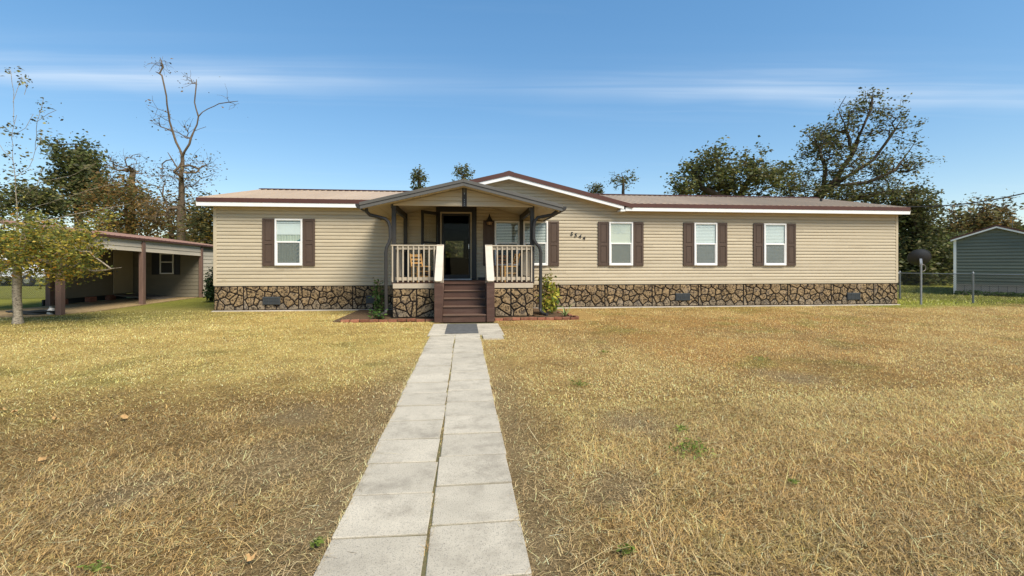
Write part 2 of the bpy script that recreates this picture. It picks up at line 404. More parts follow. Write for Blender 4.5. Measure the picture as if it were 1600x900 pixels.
# ------------------------------------------------------------------ lawn colours and ground
BX = dict(x0=-2.75, x1=3.55, y0=11.75)     # bed in front of the porch
def lawn_colour(x, y):
    n1 = fbm(x * 0.45 + 9, y * 0.45 + 3, 1); n2 = fbm(x * 1.6, y * 1.6, 5); n3 = fbm(x * 0.16, y * 0.16, 9); n4 = fbm(x * 5, y * 5, 23, 3)
    c_yel = np.array([0.78, 0.55, 0.18]); c_thatch = np.array([0.47, 0.30, 0.112]); c_tan = np.array([0.63, 0.415, 0.15])
    c_rust = np.array([0.55, 0.31, 0.10]); c_green = np.array([0.31, 0.29, 0.075]); c_lush = np.array([0.33, 0.34, 0.05]); c_sand = np.array([0.52, 0.375, 0.19])
    left = sstep(0.6, -0.6, x)
    far = sstep(3.9, 7.0, y + (n1 - 0.5) * 5.0 + (n2 - .5) * 1.6 - 0.08 * np.abs(x + 4))
    cl = c_thatch + (c_yel - c_thatch) * far[..., None]
    dl = sstep(0.5, 0.68, fbm(x * 0.85 + 8, y * 0.85 + 2, 57)) * (1 - far * .75)
    cl = cl + (c_thatch * 0.78 - cl) * (dl * 0.7)[..., None]
    rr = sstep(0.40, 0.66, n1 * 0.6 + n3 * 0.4)
    cr = c_tan + (c_rust - c_tan) * (rr * 0.85)[..., None]
    thr = sstep(4.6, 2.6, y + (n1 - 0.5) * 3 + 0.35 * np.abs(x - 2.4))
    cr = cr + (c_thatch * 0.80 - cr) * (thr * 0.9)[..., None]
    dull = sstep(0.52, 0.70, fbm(x * 0.75 + 4, y * 0.75, 55))
    cr = cr + (c_thatch * 0.92 - cr) * (dull * 0.6)[..., None]
    c = cr + (cl - cr) * left[..., None]
    g = sstep(0.55, 0.72, n2 * 0.55 + n1 * 0.45) * 0.55 * (0.5 + 0.5 * far)
    c = c + (c_green - c) * g[..., None]
    # darker green strip by the shed, brighter green towards the right fence
    gl = sstep(-5.0, -9.0, x) * sstep(10.0, 13.0, y + (n2 - .5) * 2) * 0.8
    c = c + (c_green * 0.9 - c) * gl[..., None]
    gr = sstep(13.2, 15.2, y + (n1 - 0.5) * 2.5) * sstep(3.0, 6.0, x)
    gr2 = np.maximum(gr * sstep(12, 15, x + (n2 - .5) * 3), gr * 0.35)
    c = c + (c_lush - c) * gr2[..., None]
    c = c + (c_lush * np.array([0.95, 0.9, 1.2]) - c) * (sstep(15.5, 18.0, y))[..., None]
    # bare sandy strips beside the pavers and a few bald patches
    e = 0.16 + 0.50 * n2
    s = np.maximum(sstep(-0.95 - e * 1.2, -0.78, x) * (x < -0.6), sstep(0.50 + e, 0.34, x) * (x > 0)) * sstep(9.5, 3.0, y) * (0.5 + 0.65 * n4)
    for (ax, ay, ar) in ((-1.35, 3.55, .5), (1.55, 4.15, .35), (0.95, 2.95, .28), (-1.55, 4.6, .35), (-2.1, 3.2, .25), (4.2, 5.5, .4)):
        s = np.maximum(s, sstep(ar * 1.4, ar * 0.2, np.hypot(x - ax, (y - ay) * 0.9) + (n4 - .5) * 0.3) * 0.8)
    c = c + (c_sand - c) * np.clip(s, 0, 1)[..., None]
    return c * (0.72 + 0.56 * n4)[..., None], s
def spaced(lo, hi, c, near, step0, grow):
    out = [c]; p, st = c, step0
    while p < hi:
        if p > c + near: st *= grow
        p += st; out.append(p)
    p, st = c, step0
    while p > lo:
        if p < c - near: st *= grow
        p -= st; out.insert(0, p)
    return np.array(out)
gx = spaced(-900, 900, 0, 20, 0.16, 1.12); gy = spaced(-30, 1200, 7, 12, 0.12, 1.12)
X, Y = np.meshgrid(gx, gy)
Zg = (fbm(X * 1.3, Y * 1.3, 3) - 0.5) * 0.035 - 0.012
onwalk = ((X > -0.56) & (X < 0.18) & (Y < 11.9)) | ((X > -.62) & (X < .66) & (Y > 9.2) & (Y < 11.9))
Zg = np.where(onwalk, -0.03, Zg); Zg = np.where((Y > 11.2) & (X > -8.2) & (X < 16), np.minimum(Zg, -0.006), Zg)
gc, _ = lawn_colour(X, Y)
nx, ny = len(gx), len(gy)
ii = (np.arange(ny - 1)[:, None] * nx + np.arange(nx - 1)[None, :]).ravel()
gm = bpy.data.materials.new('dry_lawn_soil'); gm.use_nodes = True
_n, _l = gm.node_tree.nodes, gm.node_tree.links
_b = _n['Principled BSDF']; _b.inputs['Roughness'].default_value = 0.95; _b.inputs['Specular IOR Level'].default_value = 0.05
_a = _n.new('ShaderNodeVertexColor'); _a.layer_name = 'Col'
_t = _n.new('ShaderNodeTexCoord')
_o1 = _n.new('ShaderNodeTexNoise'); _o1.inputs['Scale'].default_value = 75; _o1.inputs['Detail'].default_value = 6; _o1.inputs['Roughness'].default_value = 0.75; _l.new(_t.outputs['Object'], _o1.inputs['Vector'])
_r = _n.new('ShaderNodeMapRange'); _r.inputs[1].default_value = 0.3; _r.inputs[2].default_value = 0.7; _r.inputs[3].default_value = 0.10; _r.inputs[4].default_value = 0.95; _l.new(_o1.outputs[0], _r.inputs[0])
_x = _n.new('ShaderNodeVectorMath'); _x.operation = 'SCALE'; _l.new(_a.outputs[0], _x.inputs[0]); _l.new(_r.outputs[0], _x.inputs['Scale']); _l.new(_x.outputs[0], _b.inputs['Base Color'])
_p = _n.new('ShaderNodeBump'); _p.inputs['Strength'].default_value = 0.9; _p.inputs['Distance'].default_value = 0.02; _l.new(_o1.outputs[0], _p.inputs['Height']); _l.new(_p.outputs[0], _b.inputs['Normal'])
gc = gc * (0.80 + 0.25 * sstep(4.0, 8.0, Y))[..., None]
np_mesh('ground', np.stack([X, Y, Zg], -1).reshape(-1, 3), [np.stack([ii, ii + 1, ii + nx + 1, ii + nx], -1)], gm, gc.reshape(-1, 3), kind='structure', smooth=True)

def blades(name, n, y0, y1, wd, ln, lie, tri=False, seed=1, region=None, force=False):
    r = np.random.RandomState(seed)
    if region is None:
        y = y0 + (y1 - y0) * r.rand(n); hw = 2.2 + 1.3 * y
        x = (r.rand(n) * 2 - 1) * hw + 0.10 * y
    else:
        x, y = region(r, n)
    col, s = lawn_colour(x, y)
    keep = ~((x > -0.672) & (x < 0.292) & (y < 9.6)) & ~((x > -0.75) & (x < 0.76) & (y > 9.35) & (y < 11.9)) & ~((x > 0.25) & (x < 0.76) & (y > 8.9) & (y < 11.9)) & ~((x > BX['x0'] - .05) & (x < BX['x1'] + .05) & (y > BX['y0'])) & ~((x > -7.9) & (x < 15.7) & (y > 14.9)) & ~((x < -11.4) & (y > 14.0))
    if force: keep |= True; s = s * 0
    keep &= r.rand(n) > s * 0.9
    keep &= (fbm(x * 3, y * 3, 77, 3) + r.rand(n) * 0.55) > 0.42
    x, y, col = x[keep], y[keep], col[keep]; n = len(x)
    L = ln[0] + (ln[1] - ln[0]) * r.rand(n) ** 1.6; W = wd[0] + (wd[1] - wd[0]) * r.rand(n)
    el = np.radians(lie[0] + (lie[1] - lie[0]) * r.rand(n) ** 1.5)
    swirl = (fbm(x * 0.9, y * 0.9, 41) - 0.5) * 9
    az = swirl * .6 + r.randn(n) * 1.5
    dx, dy = np.cos(az) * np.cos(el), np.sin(az) * np.cos(el); dz = np.sin(el)
    sx, sy = -np.sin(az), np.cos(az)
    z0 = (r.rand(n) * 0.02) * (L / ln[1]) - 0.012
    bend = (r.randn(n)) * 0.8
    B = np.stack([x, y, z0], -1)
    D = np.stack([dx, dy, dz], -1); S = np.stack([sx, sy, np.zeros(n)], -1)
    br = np.clip(1 + 0.55 * r.randn(n), 0.2, 2.2)[:, None]
    straw = (r.rand(n) < 0.30)[:, None]
    col = np.where(straw, col * 0.45 + np.array([0.70, 0.53, 0.27]) * 0.55, col) * br
    gry = (r.rand(n) < 0.10)[:, None]
    col = np.where(gry, col * 0.35 + np.array([0.33, 0.27, 0.17]) * 0.65 * br, col)
    grn = (r.rand(n) < 0.09)[:, None]
    col = np.where(grn, col * 0.5 + np.array([0.20, 0.22, 0.06]) * 0.5, col)
    col = np.clip(col, 0.01, 0.75)
    w2 = (W / 2)[:, None]
    if tri:
        V = np.stack([B - S * w2, B + S * w2, B + D * L[:, None]], 1).reshape(-1, 3)
        k = np.arange(n) * 3
        F = [np.stack([k, k + 1, k + 2], -1)]; C = np.repeat(col, 3, 0)
    else:
        mid = B + D * (L * 0.55)[:, None]
        tip = mid + D * (L * 0.45)[:, None] + S * (L * bend * 0.5)[:, None]; tip[:, 2] = np.maximum(tip[:, 2] - 0.3 * L * r.rand(n), -0.004)
        V = np.stack([B - S * w2, B + S * w2, mid - S * w2 * 0.8, mid + S * w2 * 0.8, tip], 1).reshape(-1, 3)
        k = np.arange(n) * 5
        F = [np.stack([k, k + 1, k + 3, k + 2], -1), np.stack([k + 2, k + 3, k + 4], -1)]; C = np.repeat(col, 5, 0)
    o = np_mesh(name, V, F, M['blade'], C, kind='stuff')
    return o
g = blades('dry_grass', 230000, 1.2, 4.6, (0.0014, 0.0036), (0.02, 0.095), (2, 45), seed=1); tag(g, 'matted brown dry lawn grass nearest the viewer', 'grass')
g = blades('dry_grass', 270000, 4.6, 9.0, (0.003, 0.0065), (0.018, 0.055), (6, 58), seed=2); tag(g, 'tan and yellow lawn grass either side of the walkway', 'grass')
g = blades('dry_grass', 240000, 9.0, 15.4, (0.006, 0.012), (0.02, 0.05), (12, 62), tri=True, seed=3); tag(g, 'yellow lawn grass in front of the house', 'grass')
g = blades('dry_grass', 520000, 1.2, 4.8, (0.0022, 0.0042), (0.014, 0.045), (4, 60), tri=True, seed=9); tag(g, 'short dry stubble filling the lawn nearest the viewer', 'grass')
g = blades('dry_grass', 12000, 1.3, 3.8, (0.0022, 0.0040), (0.10, 0.30), (1, 28), seed=8); tag(g, 'long pale straws lying loose over the nearest brown thatch', 'straw')
def redge(r, n):      # tufts creeping over the edges of the pavers and growing in the middle joint
    y = 0.8 + 8.6 * r.rand(n) ** 1.3; k = r.rand(n)
    x = np.where(k < .42, -0.698 + r.randn(n) * .012, np.where(k < .84, 0.314 + r.randn(n) * .012, -0.1925 + r.randn(n) * .004))
    m = fbm(x * 2 + 5, y * 2.3, 71, 3) + r.rand(n) * .25
    return np.where(m > .55, x, 40.0 + 0 * x), y
g = blades('edge_grass', 26000, 0, 0, (0.002, 0.005), (0.015, 0.055), (8, 70), tri=True, seed=12, region=redge, force=True); tag(g, 'thin dry grass creeping over the paver edges and joint', 'grass')
def rright(r, n): return 14 + 16 * r.rand(n), 15 + 17 * r.rand(n)
g = blades('green_grass', 30000, 0, 0, (0.015, 0.03), (0.04, 0.10), (30, 80), tri=True, seed=4, region=rright); tag(g, 'bright green grass behind the wire fence on the right', 'grass')

# ------------------------------------------------------------------ walkway of concrete pavers
walk = link('walkway', bpy.data.meshes.new('walkway')); walk['kind'] = 'structure'
wb = MB().box(-0.675, 0.29, -0.5, 11.4, -0.06, 0.004).box(-0.74, -0.68, 9.4, 11.4, -0.06, 0.003).box(0.295, 0.78, 8.95, 11.4, -0.06, 0.002)
walk.data.from_pydata(wb.v, [], wb.f); walk.data.materials.append(M['joint'])
def paver_mesh(wx, wy, k):
    r = random.Random(k)
    bm = bmesh.new(); bmesh.ops.create_cube(bm, size=1)
    bmesh.ops.scale(bm, vec=(wx, wy, 0.05), verts=bm.verts)
    ed = [e for e in bm.edges if all(v_.co.z > 0 for v_ in e.verts)] + [e for e in bm.edges if abs(e.verts[0].co.z - e.verts[1].co.z) > .01]
    bmesh.ops.bevel(bm, geom=ed, offset=0.003, segments=1, affect='EDGES')
    for v_ in bm.verts: v_.co.x += r.uniform(-.003, .003); v_.co.y += r.uniform(-.003, .003)
    me = bpy.data.meshes.new('paver'); bm.to_mesh(me); bm.free(); me.materials.append(M['paver']); return me
pm = [paver_mesh(0.493, 0.440, k) for k in range(4)]
rp = random.Random(4)
def paver(x, y, me, rz=0):
    o = link('paver', me, walk); o.location = (x, y, -0.011 + rp.uniform(-.003, .003)); o.rotation_euler = (rp.uniform(-.006, .006), rp.uniform(-.006, .006), rz + rp.uniform(-.006, .006)); return o
for k in range(20):
    yl = 0.47 + k * 0.4545
    paver(-0.447 + rp.uniform(-.006, .006), yl - 0.02, rp.choice(pm), -0.012)
    paver(0.062 + rp.uniform(-.006, .006), yl + 0.055, rp.choice(pm), 0.008)
pw = [paver_mesh(0.40, 0.452, 9), paver_mesh(0.34, 0.452, 10)]
for k in range(4):
    yy = 9.60 + 0.455 * k
    paver(-0.545, yy + 0.03, pw[0]); paver(0.56, yy, pm[1])
    paver(-0.12, yy + 0.02, pm[2]); paver(0.29 - .085, yy + 0.02, pw[1])
paver(0.56, 9.145, pw[0])
mat_o = obj('door_mat', MB().box(-0.41, 0.29, 9.60, 11.12, 0.014, 0.026), M['rubber'], bevel=0.004)
tag(mat_o, 'dark grey rubber runner mat lying on pavers at foot of steps', 'mat')

# ------------------------------------------------------------------ stone patterned skirting
PANW, PANH = 1.645, 0.755
def clip_half(poly, n, c):
    out = []
    for i in range(len(poly)):
        a, b = poly[i], poly[(i + 1) % len(poly)]
        da, db = a[0]*n[0] + a[1]*n[1] - c, b[0]*n[0] + b[1]*n[1] - c
        if da <= 0: out.append(a)
        if (da < 0 < db) or (db < 0 < da):
            t = da / (da - db); out.append((a[0] + (b[0]-a[0]) * t, a[1] + (b[1]-a[1]) * t))
    return out
def stones(wd, ht, seed, gap=0.0175):
    r = random.Random(seed); cols = max(2, round(wd / 0.235)); seeds = []
    for j in range(4):
        for i in range(cols):
            seeds.append(((i + 0.5 + r.uniform(-.46, .46) + (0.25 if j % 2 else -0.25)) * wd / cols, (j + 0.5 + r.uniform(-.42, .42)) * ht / 4))
    r.shuffle(seeds)
    drop = int(len(seeds) * 0.17); seeds = seeds[drop:]
    res = []
    for i, s in enumerate(seeds):
        poly = [(gap, gap), (wd - gap, gap), (wd - gap, ht - gap), (gap, ht - gap)]
        for j, t in enumerate(seeds):
            if i == j: continue
            n = (t[0] - s[0], t[1] - s[1]); L = math.hypot(*n)
            if L > 0.9 or L < 1e-6: continue
            n = (n[0] / L, n[1] / L)
            poly = clip_half(poly, n, (s[0] + t[0]) / 2 * n[0] + (s[1] + t[1]) / 2 * n[1] - gap)
            if len(poly) < 3: break
        if len(poly) < 3: continue
        q = []
        for a, b in zip(poly, poly[1:] + poly[:1]):      # soften the corners
            if math.hypot(b[0]-a[0], b[1]-a[1]) < 0.02: q.append(((a[0]+b[0])/2, (a[1]+b[1])/2)); continue
            k = 0.09
            q.append((a[0] + (b[0]-a[0]) * k, a[1] + (b[1]-a[1]) * k)); q.append((a[0] + (b[0]-a[0]) * (1-k), a[1] + (b[1]-a[1]) * (1-k)))
        ar = 0.5 * abs(sum(a[0]*b[1] - b[0]*a[1] for a, b in zip(q, q[1:] + q[:1])))
        if ar < 0.004: continue
        res.append(q)
    return res
def stone_mesh(q, r):
    n = len(q); cx = sum(a[0] for a in q) / n; cz = sum(a[1] for a in q) / n
    h = r.uniform(0.016, 0.028); v_ = []
    for (s, y) in ((1, 0.0), (1, -h * 0.55), (0.86, -h)):
        for a in q: v_.append(((a[0] - cx) * s, y, (a[1] - cz) * s))
    f = [tuple(2 * n + i for i in range(n))]
    for k in range(2):
        for i in range(n): f.append((k*n + i, k*n + (i+1) % n, (k+1)*n + (i+1) % n, (k+1)*n + i))
    me = bpy.data.meshes.new('stone'); me.from_pydata(v_, [], f)
    bm = bmesh.new(); bm.from_mesh(me); bmesh.ops.recalc_face_normals(bm, faces=bm.faces); bm.to_mesh(me); bm.free()
    return me, (cx, cz)
_rs = random.Random(3)
def stone_set(wd, ht, seed):
    out = []
    for q in stones(wd, ht, seed):
        me, c = stone_mesh(q, _rs)
        me.materials.append(M['stone'] if c[1] > ht * _rs.uniform(0.1, 0.3) else M['stone_grey'])
        out.append((me, c))
    return out
def skirting_panel(parent, x0, wd, y, z0, ht, sset):
    o = obj('skirting_panel', MB().box(x0, x0 + wd - 0.002, y, y + 0.03, z0, z0 + ht), M['grout'], parent)
    b = base_of(parent)
    for me, c in sset:
        s = link('stone', me, o); s.location = (x0 + c[0] - b.x, y + 0.002 - b.y, z0 + c[1] - b.z)
    return o
SET = stone_set(PANW, PANH, 21)

# ------------------------------------------------------------------ the house
YF = 15.10; XL, XR = -7.69, 15.50; YB = 23.3; ZS, ZT = 0.80, 3.25
RX0, RX1 = -8.03, 15.66; YE = 14.76; ZE = 3.46; YRG = 19.2; ZR = 4.42
house = thing('manufactured_house', 'long tan sided manufactured house with brown shutters and stone patterned skirting', 'house', (3.9, 15.1, 0))
AX, AZ, HS = 1.42, 4.43, 0.243            # front gable: apex and slope
def gz(x): return AZ - HS * abs(x - AX)   # top of the gable roof
DX0, DX1, DZ0, DZ1 = -0.74, 0.185, 0.955, 3.10    # door opening
# wall core (front has the door opening), end walls, rear wall with the window openings seen through the door
wall = MB()
wall.box(XL, DX0 - .03, YF, YF + .12, 0.8, ZT).box(DX1 + .03, XR, YF, YF + .12, 0.8, ZT).box(DX0 - .03, DX1 + .03, YF, YF + .12, DZ1 + .03, ZT)
wall.prism([(-2.35, ZT), (5.2, ZT), (AX, AZ - .22)], 'y', YF, YF + .12)
wall.box(XL, XL + .12, YF + .12, YB, 0.8, ZT).box(XR - .12, XR, YF + .12, YB, 0.8, ZT)
BW = ((-0.95, -0.06, 1.78, 2.62), (0.06, 0.36, 1.78, 2.62))
wall.box(XL, BW[0][0], YB - .12, YB, 0.8, ZT).box(BW[0][1], BW[1][0], YB - .12, YB, 0.8, ZT).box(BW[1][1], XR, YB - .12, YB, 0.8, ZT)
wall.box(BW[0][0], BW[0][1], YB - .12, YB, 0.8, 1.78).box(BW[1][0], BW[1][1], YB - .12, YB, 0.8, 1.78).box(BW[0][0], BW[0][1], YB - .12, YB, 2.62, ZT).box(BW[1][0], BW[1][1], YB - .12, YB, 2.62, ZT)
for xe in (XL, XR - .12): wall.prism([(YF, ZT), (YB, ZT), (YRG, ZR - .12)], 'x', xe, xe + .12)
obj('wall', wall, M['tan_trim'], house)
room = MB().box(-2.2, 2.0, YF + .13, YB - .13, 0.86, 0.94).box(-2.2, 2.0, YF + .13, YB - .13, 3.2, 3.24).box(-2.26, -2.2, YF + .13, YB - .13, .94, 3.2).box(2.0, 2.06, YF + .13, YB - .13, .94, 3.2)
for a, b in ((-2.2, BW[0][0]), (BW[0][1], BW[1][0]), (BW[1][1], 2.0)): room.box(a, b, YB - .128, YB - .122, .94, 3.2)
for bw in BW: room.box(bw[0], bw[1], YB - .127, YB - .123, .94, 1.78).box(bw[0], bw[1], YB - .127, YB - .123, 2.62, 3.2)
obj('room_interior', room, M['dark_in'], house)
cu = MB()
for i in range(7): cu.tube([(0.08 + i * .045, YB - .2, 1.75), (0.08 + i * .045, YB - .2, 2.66)], .026, 6)
obj('curtain', cu, M['blind'], house)
obj('rear_window_frame', MB().box(-1.0, -.95, YB - .17, YB - .13, 1.73, 2.67).box(-.06, -.01, YB - .17, YB - .13, 1.73, 2.67).box(-.95, -.06, YB - .17, YB - .13, 1.73, 1.78).box(-.95, -.06, YB - .17, YB - .13, 2.62, 2.67), M['dim_in'], house)
obj('rear_window_pane', MB().box(-.95, -.06, YB - .06, YB - .055, 1.78, 2.62), M['glass'], house)
# siding boards, one object per course; courses in the gable get shorter, the door opening splits them
CH = 0.1114
def board(x0, x1, z, sl0=None, sl1=None):
    """one lap of vinyl: foot proud of the wall, face leaning back"""
    h = CH
    e = random.uniform(-.0015, .0015)
    prof = [(YF, z), (YF - .026 + e, z), (YF - .028 + e, z + .010), (YF - .025 + e, z + h * .60), (YF - .008 + e, z + h * .84), (YF - .002, z + h - .001), (YF, z + h - .001)]
    mb = MB(); n = len(prof)
    def xe(x, zz_, sl): return x if sl is None else sl(zz_)
    mb.v = [(xe(x0, p[1], sl0), p[0], p[1]) for p in prof] + [(xe(x1, p[1], sl1), p[0], p[1]) for p in prof]
    mb.f = [tuple(range(n)), tuple(range(2*n-1, n-1, -1))] + [(i, i+n, (i+1) % n + n, (i+1) % n) for i in range(n)]
    return obj('siding_board', mb, M['siding'], house)
TRIM_X0, TRIM_X1 = DX0 - .18, DX1 + .20
z = ZS
while z < AZ - .30:
    if z + CH < ZT + .02: segs = [(XL + .07, XR - .07, None, None)]
    else:
        lo = lambda zz_: AX - (AZ - .20 - zz_) / HS
        hi = lambda zz_: AX + (AZ - .20 - zz_) / HS
        segs = [(lo(z), hi(z), lo, hi)]
    out = []
    for s in segs:
        if z < 3.30 and z + CH > DZ0 - .02 and s[0] < TRIM_X0 < s[1]:
            out += [(s[0], TRIM_X0 + .01, s[2], None), (TRIM_X1 - .01, s[1], None, s[3])]
        else: out.append(s)
    for s in out:          # vinyl comes in lengths: staggered butt joints
        cuts = []; c_ = s[0] + random.uniform(1.6, 4.2)
        while c_ < s[1] - 1.2: cuts.append(c_); c_ += random.uniform(3.2, 4.4)
        xs = [s[0]] + cuts + [s[1]]
        for i_ in range(len(xs) - 1): board(xs[i_], xs[i_ + 1] - (.0015 if i_ < len(xs) - 2 else 0), z, s[2] if i_ == 0 else None, s[3] if i_ == len(xs) - 2 else None)
    z += CH
# corner posts, starter strip, frieze
obj('corner_trim', MB().box(XL - .02, XL + .075, YF - .032, YF + .1, 0.80, ZT), M['tan_trim'], house, bevel=.004)
obj('corner_trim', MB().box(XR - .075, XR + .02, YF - .032, YF + .1, 0.80, ZT), M['tan_trim'], house, bevel=.004)
obj('starter_strip', MB().box(XL, XR, YF - .03, YF, 0.778, 0.80), M['tan_trim'], house)
# end wall siding seen only from the side: joined laps
es = MB()
for k in range(22):
    zz_ = ZS + k * CH
    es.prism([(XL, zz_), (XL - .016, zz_), (XL - .002, zz_ + CH - .001), (XL, zz_ + CH - .001)], 'y', YF + .1, YB)
    es.prism([(XR, zz_), (XR + .016, zz_), (XR + .002, zz_ + CH - .001), (XR, zz_ + CH - .001)], 'y', YF + .1, YB)
obj('end_siding', es, M['siding'], house, kind='stuff')
# skirting: panels with stones; first partial panel, then full ones
x = -6.83
skirting_panel(house, XL, x - XL, YF - .01, 0.02, PANH, stone_set(x - XL, PANH, 8))
while x < XR - .3:
    if x + PANW <= XR + .02:
        hidden = x > -1.95 and x + PANW < 1.95
        skirting_panel(house, x, PANW, YF - .01, 0.02, PANH, [] if hidden else SET)
    else:
        skirting_panel(house, x, XR - x, YF - .01, 0.02, PANH, stone_set(XR - x, PANH, 33))
    x += PANW
obj('skirting_side', MB().box(XL, XL + .03, YF + .03, YB, 0, .775).box(XR - .03, XR, YF + .03, YB, 0, .775).box(XL, XR, YB - .03, YB, 0, .775), M['stone'], house)
obj('skirting_cap', MB().box(XL, XR, YF - .042, YF - .001, .7755, .777), M['grout'], house)
obj('footing', MB().box(XL - .02, XR + .02, YF - .13, YF + .1, -0.05, 0.018), M['concrete'], house, bevel=.006)
for px, py in ((424, 470), (585, 468), (1067, 464), (1334, 463)):
    rr_ = (px - 800) / 720; d = (YF - .05) / (CT - rr_ * ST); xx = d * (ST + rr_ * CT); zc = EYE + (413 - py) * d / 720
    vn = obj('vent', MB().box(xx - .26, xx + .26, YF - .062, YF - .01, zc - .125, zc + .125), M['vent'], house, bevel=.006)
    sl = MB()
    for i in range(5): sl.box(xx - .235, xx + .235, YF - .072, YF - .060, zc - .10 + i * .045, zc - .078 + i * .045)
    for i in range(4): sl.box(xx - .24 + i * .155, xx - .225 + i * .155, YF - .074, YF - .06, zc - .11, zc + .11)
    obj('louvre', sl, M['vent'], vn)
# roof: ribbed metal panels
SLP = (ZR - ZE) / (YRG - YE)
def roof_panel_mesh(wd, run, rise, nr):
    prof = []
    for k in range(nr):
        c = wd * (k + .5) / nr if nr > 1 else 0
        c = wd * k / nr + .02
        prof += [(c, 0), (c + .012, .019), (c + .042, .019), (c + .054, 0), (c + wd / nr * .5, 0.0), (c + wd / nr * .5 + .01, .004), (c + wd / nr * .5 + .03, .004), (c + wd / nr * .5 + .04, 0)]
    prof = [(0, 0)] + prof + [(wd, 0)]
    n = len(prof); v_ = []
    for t in (0, 1):
        for (a, h) in prof: v_.append((a, t * run, t * rise + h))
    for t in (0, 1):
        for a in (0, wd): v_.append((a, t * run, t * rise - .012))
    f = [(i, i + 1, i + n + 1, i + n) for i in range(n - 1)]
    f += [(2*n, 2*n+2, 2*n+3, 2*n+1), tuple([2*n] + list(range(0, n)) + [2*n+1])]
    me = bpy.data.meshes.new('roof_panel'); me.from_pydata(v_, [], f)
    bm = bmesh.new(); bm.from_mesh(me); bmesh.ops.recalc_face_normals(bm, faces=bm.faces); bm.to_mesh(me); bm.free()
    me.materials.append(M['roof']); return me
PW = (RX1 - RX0) / 26
rme = roof_panel_mesh(PW, YRG - YE + .01, ZR - ZE, 4)
hb = base_of(house)
for k in range(26):
    xa, xb = RX0 + k * PW, RX0 + (k + 1) * PW
    cov_ = AZ - HS * max(abs(xa - AX), abs(xb - AX)) - ZE
    if cov_ > .12:        # the front gable covers the lower end: this panel starts in the valley
        ys = YE + min(cov_, ZR - ZE - .05) / SLP
        if ys < YRG - .3:
            o = link('roof_panel', roof_panel_mesh(PW, YRG - ys + .01, SLP * (YRG - ys), 4), house); o.location = (xa - hb.x, ys - hb.y, ZE + SLP * (ys - YE) - hb.z)
    else:
        o = link('roof_panel', rme, house); o.location = (xa - hb.x, YE - hb.y, ZE - hb.z)
    o = link('roof_panel', rme, house); o.location = (RX0 + (k + 1) * PW - hb.x, 2 * YRG - YE - hb.y, ZE - hb.z); o.rotation_euler = (0, 0, math.pi)
rdk = MB().prism([(YRG, ZR - .02), (2 * YRG - YE - .03, ZE - .02), (2 * YRG - YE - .03, ZE - .1), (YRG, ZR - .13)], 'x', RX0 + .03, RX1 - .03)
for xa, xb in ((RX0 + .03, AX - (AZ - ZE) / HS + .5), (AX + (AZ - ZE) / HS - .5, RX1 - .03)): rdk.prism([(YE + .03, ZE - .02), (YRG, ZR - .02), (YRG, ZR - .13), (YE + .03, ZE - .1)], 'x', xa, xb)
obj('roof_deck', rdk, M['dim_in'], house)
obj('ridge_cap', MB().prism([(YRG - .2, ZR - .015), (YRG - .2, ZR + .008), (YRG, ZR + .05), (YRG + .2, ZR + .008), (YRG + .2, ZR - .015), (YRG, ZR + .03)], 'x', RX0 - .01, RX1 + .01), M['drip'], house)
# eaves left and right of the front gable: brown edge, white fascia, soffit
GX0, GX1 = AX - (AZ - ZE) / HS, AX + (AZ - ZE) / HS
for a, b in ((RX0, GX0 + .12), (GX1 - .12, RX1)):
    obj('drip_edge', MB().box(a, b, YE - .012, YE + .02, ZE - .125, ZE + .004), M['drip'], house)
    obj('fascia', MB().box(a + .003, b - .003, YE, YE + .03, ZE - .245, ZE - .12), M['white'], house)
    obj('soffit', MB().box(a + .01, b, YE + .03, YF - .005, ZE - .225, ZE - .205), M['soffit'], house)
    fz = MB().box(max(a, XL + .075), min(b, XR - .075), YF - .045, YF - .012, ZE - .27, ZE - .226)
    obj('frieze_board', fz, M['tan_trim'], house)
for xe in (RX0, RX1):
    for y_a, y_b in ((YE, YRG), (2 * YRG - YE, YRG)):
        mb = MB().beam((xe, y_a, ZE - .06), (xe, y_b, ZR - .06), .03, .13); obj('rake_edge', mb, M['drip'], house)
        mb = MB().beam((xe, y_a, ZE - .18), (xe, y_b, ZR - .18), .024, .12); obj('rake_fascia', mb, M['white'], house)
# front gable roof: panels running to both sides of its ridge
gr = MB()
for sgn in (-1, 1):
    xe = AX + sgn * (AZ - ZE) / HS
    n_ = 18
    # surface from the front edge back to the main roof, sloping away from the ridge
    gr.add([(AX, YE - .015, AZ), (AX, YRG, AZ), (xe, YE - .015, ZE + .002), (AX, YE - .015, AZ - .03), (AX, YRG, AZ - .03), (xe, YE - .015, ZE - .03)],
           [(0, 1, 2), (3, 5, 4), (0, 2, 5, 3), (0, 3, 4, 1), (1, 4, 5, 2)])
obj('gable_roof', gr, M['roof'], house)
for sgn in (-1, 1):
    xe = AX + sgn * (AZ - ZE + .03) / HS
    def band(z_hi, z_lo, y0, y1, ext=0.0):
        e = xe + sgn * ext
        zx = AZ - HS * abs(e - AX)
        return MB().prism([(AX, AZ + z_hi), (e, zx + z_hi), (e, zx + z_lo), (AX, AZ + z_lo)], 'y', y0, y1)
    obj('gable_drip_edge', band(.012, -.125, YE - .036, YE - .018), M['drip'], house)
    obj('gable_fascia', band(-.12, -.235, YE - .014, YE + .014, -.3), M['white'], house)
    obj('gable_soffit', band(-.215, -.232, YE + .016, YF - .004, -.35), M['soffit'], house)
    obj('gable_frieze', band(-.233, -.292, YF - .05, YF - .018, -.45), M['tan_trim'], house)
    ex = xe - sgn * .42
    obj('eave_return', MB().box(min(ex, ex + sgn * .16), max(ex, ex + sgn * .16), YE - .018, YF - .02, ZE - .262, ZE - .2), M['white'], house)
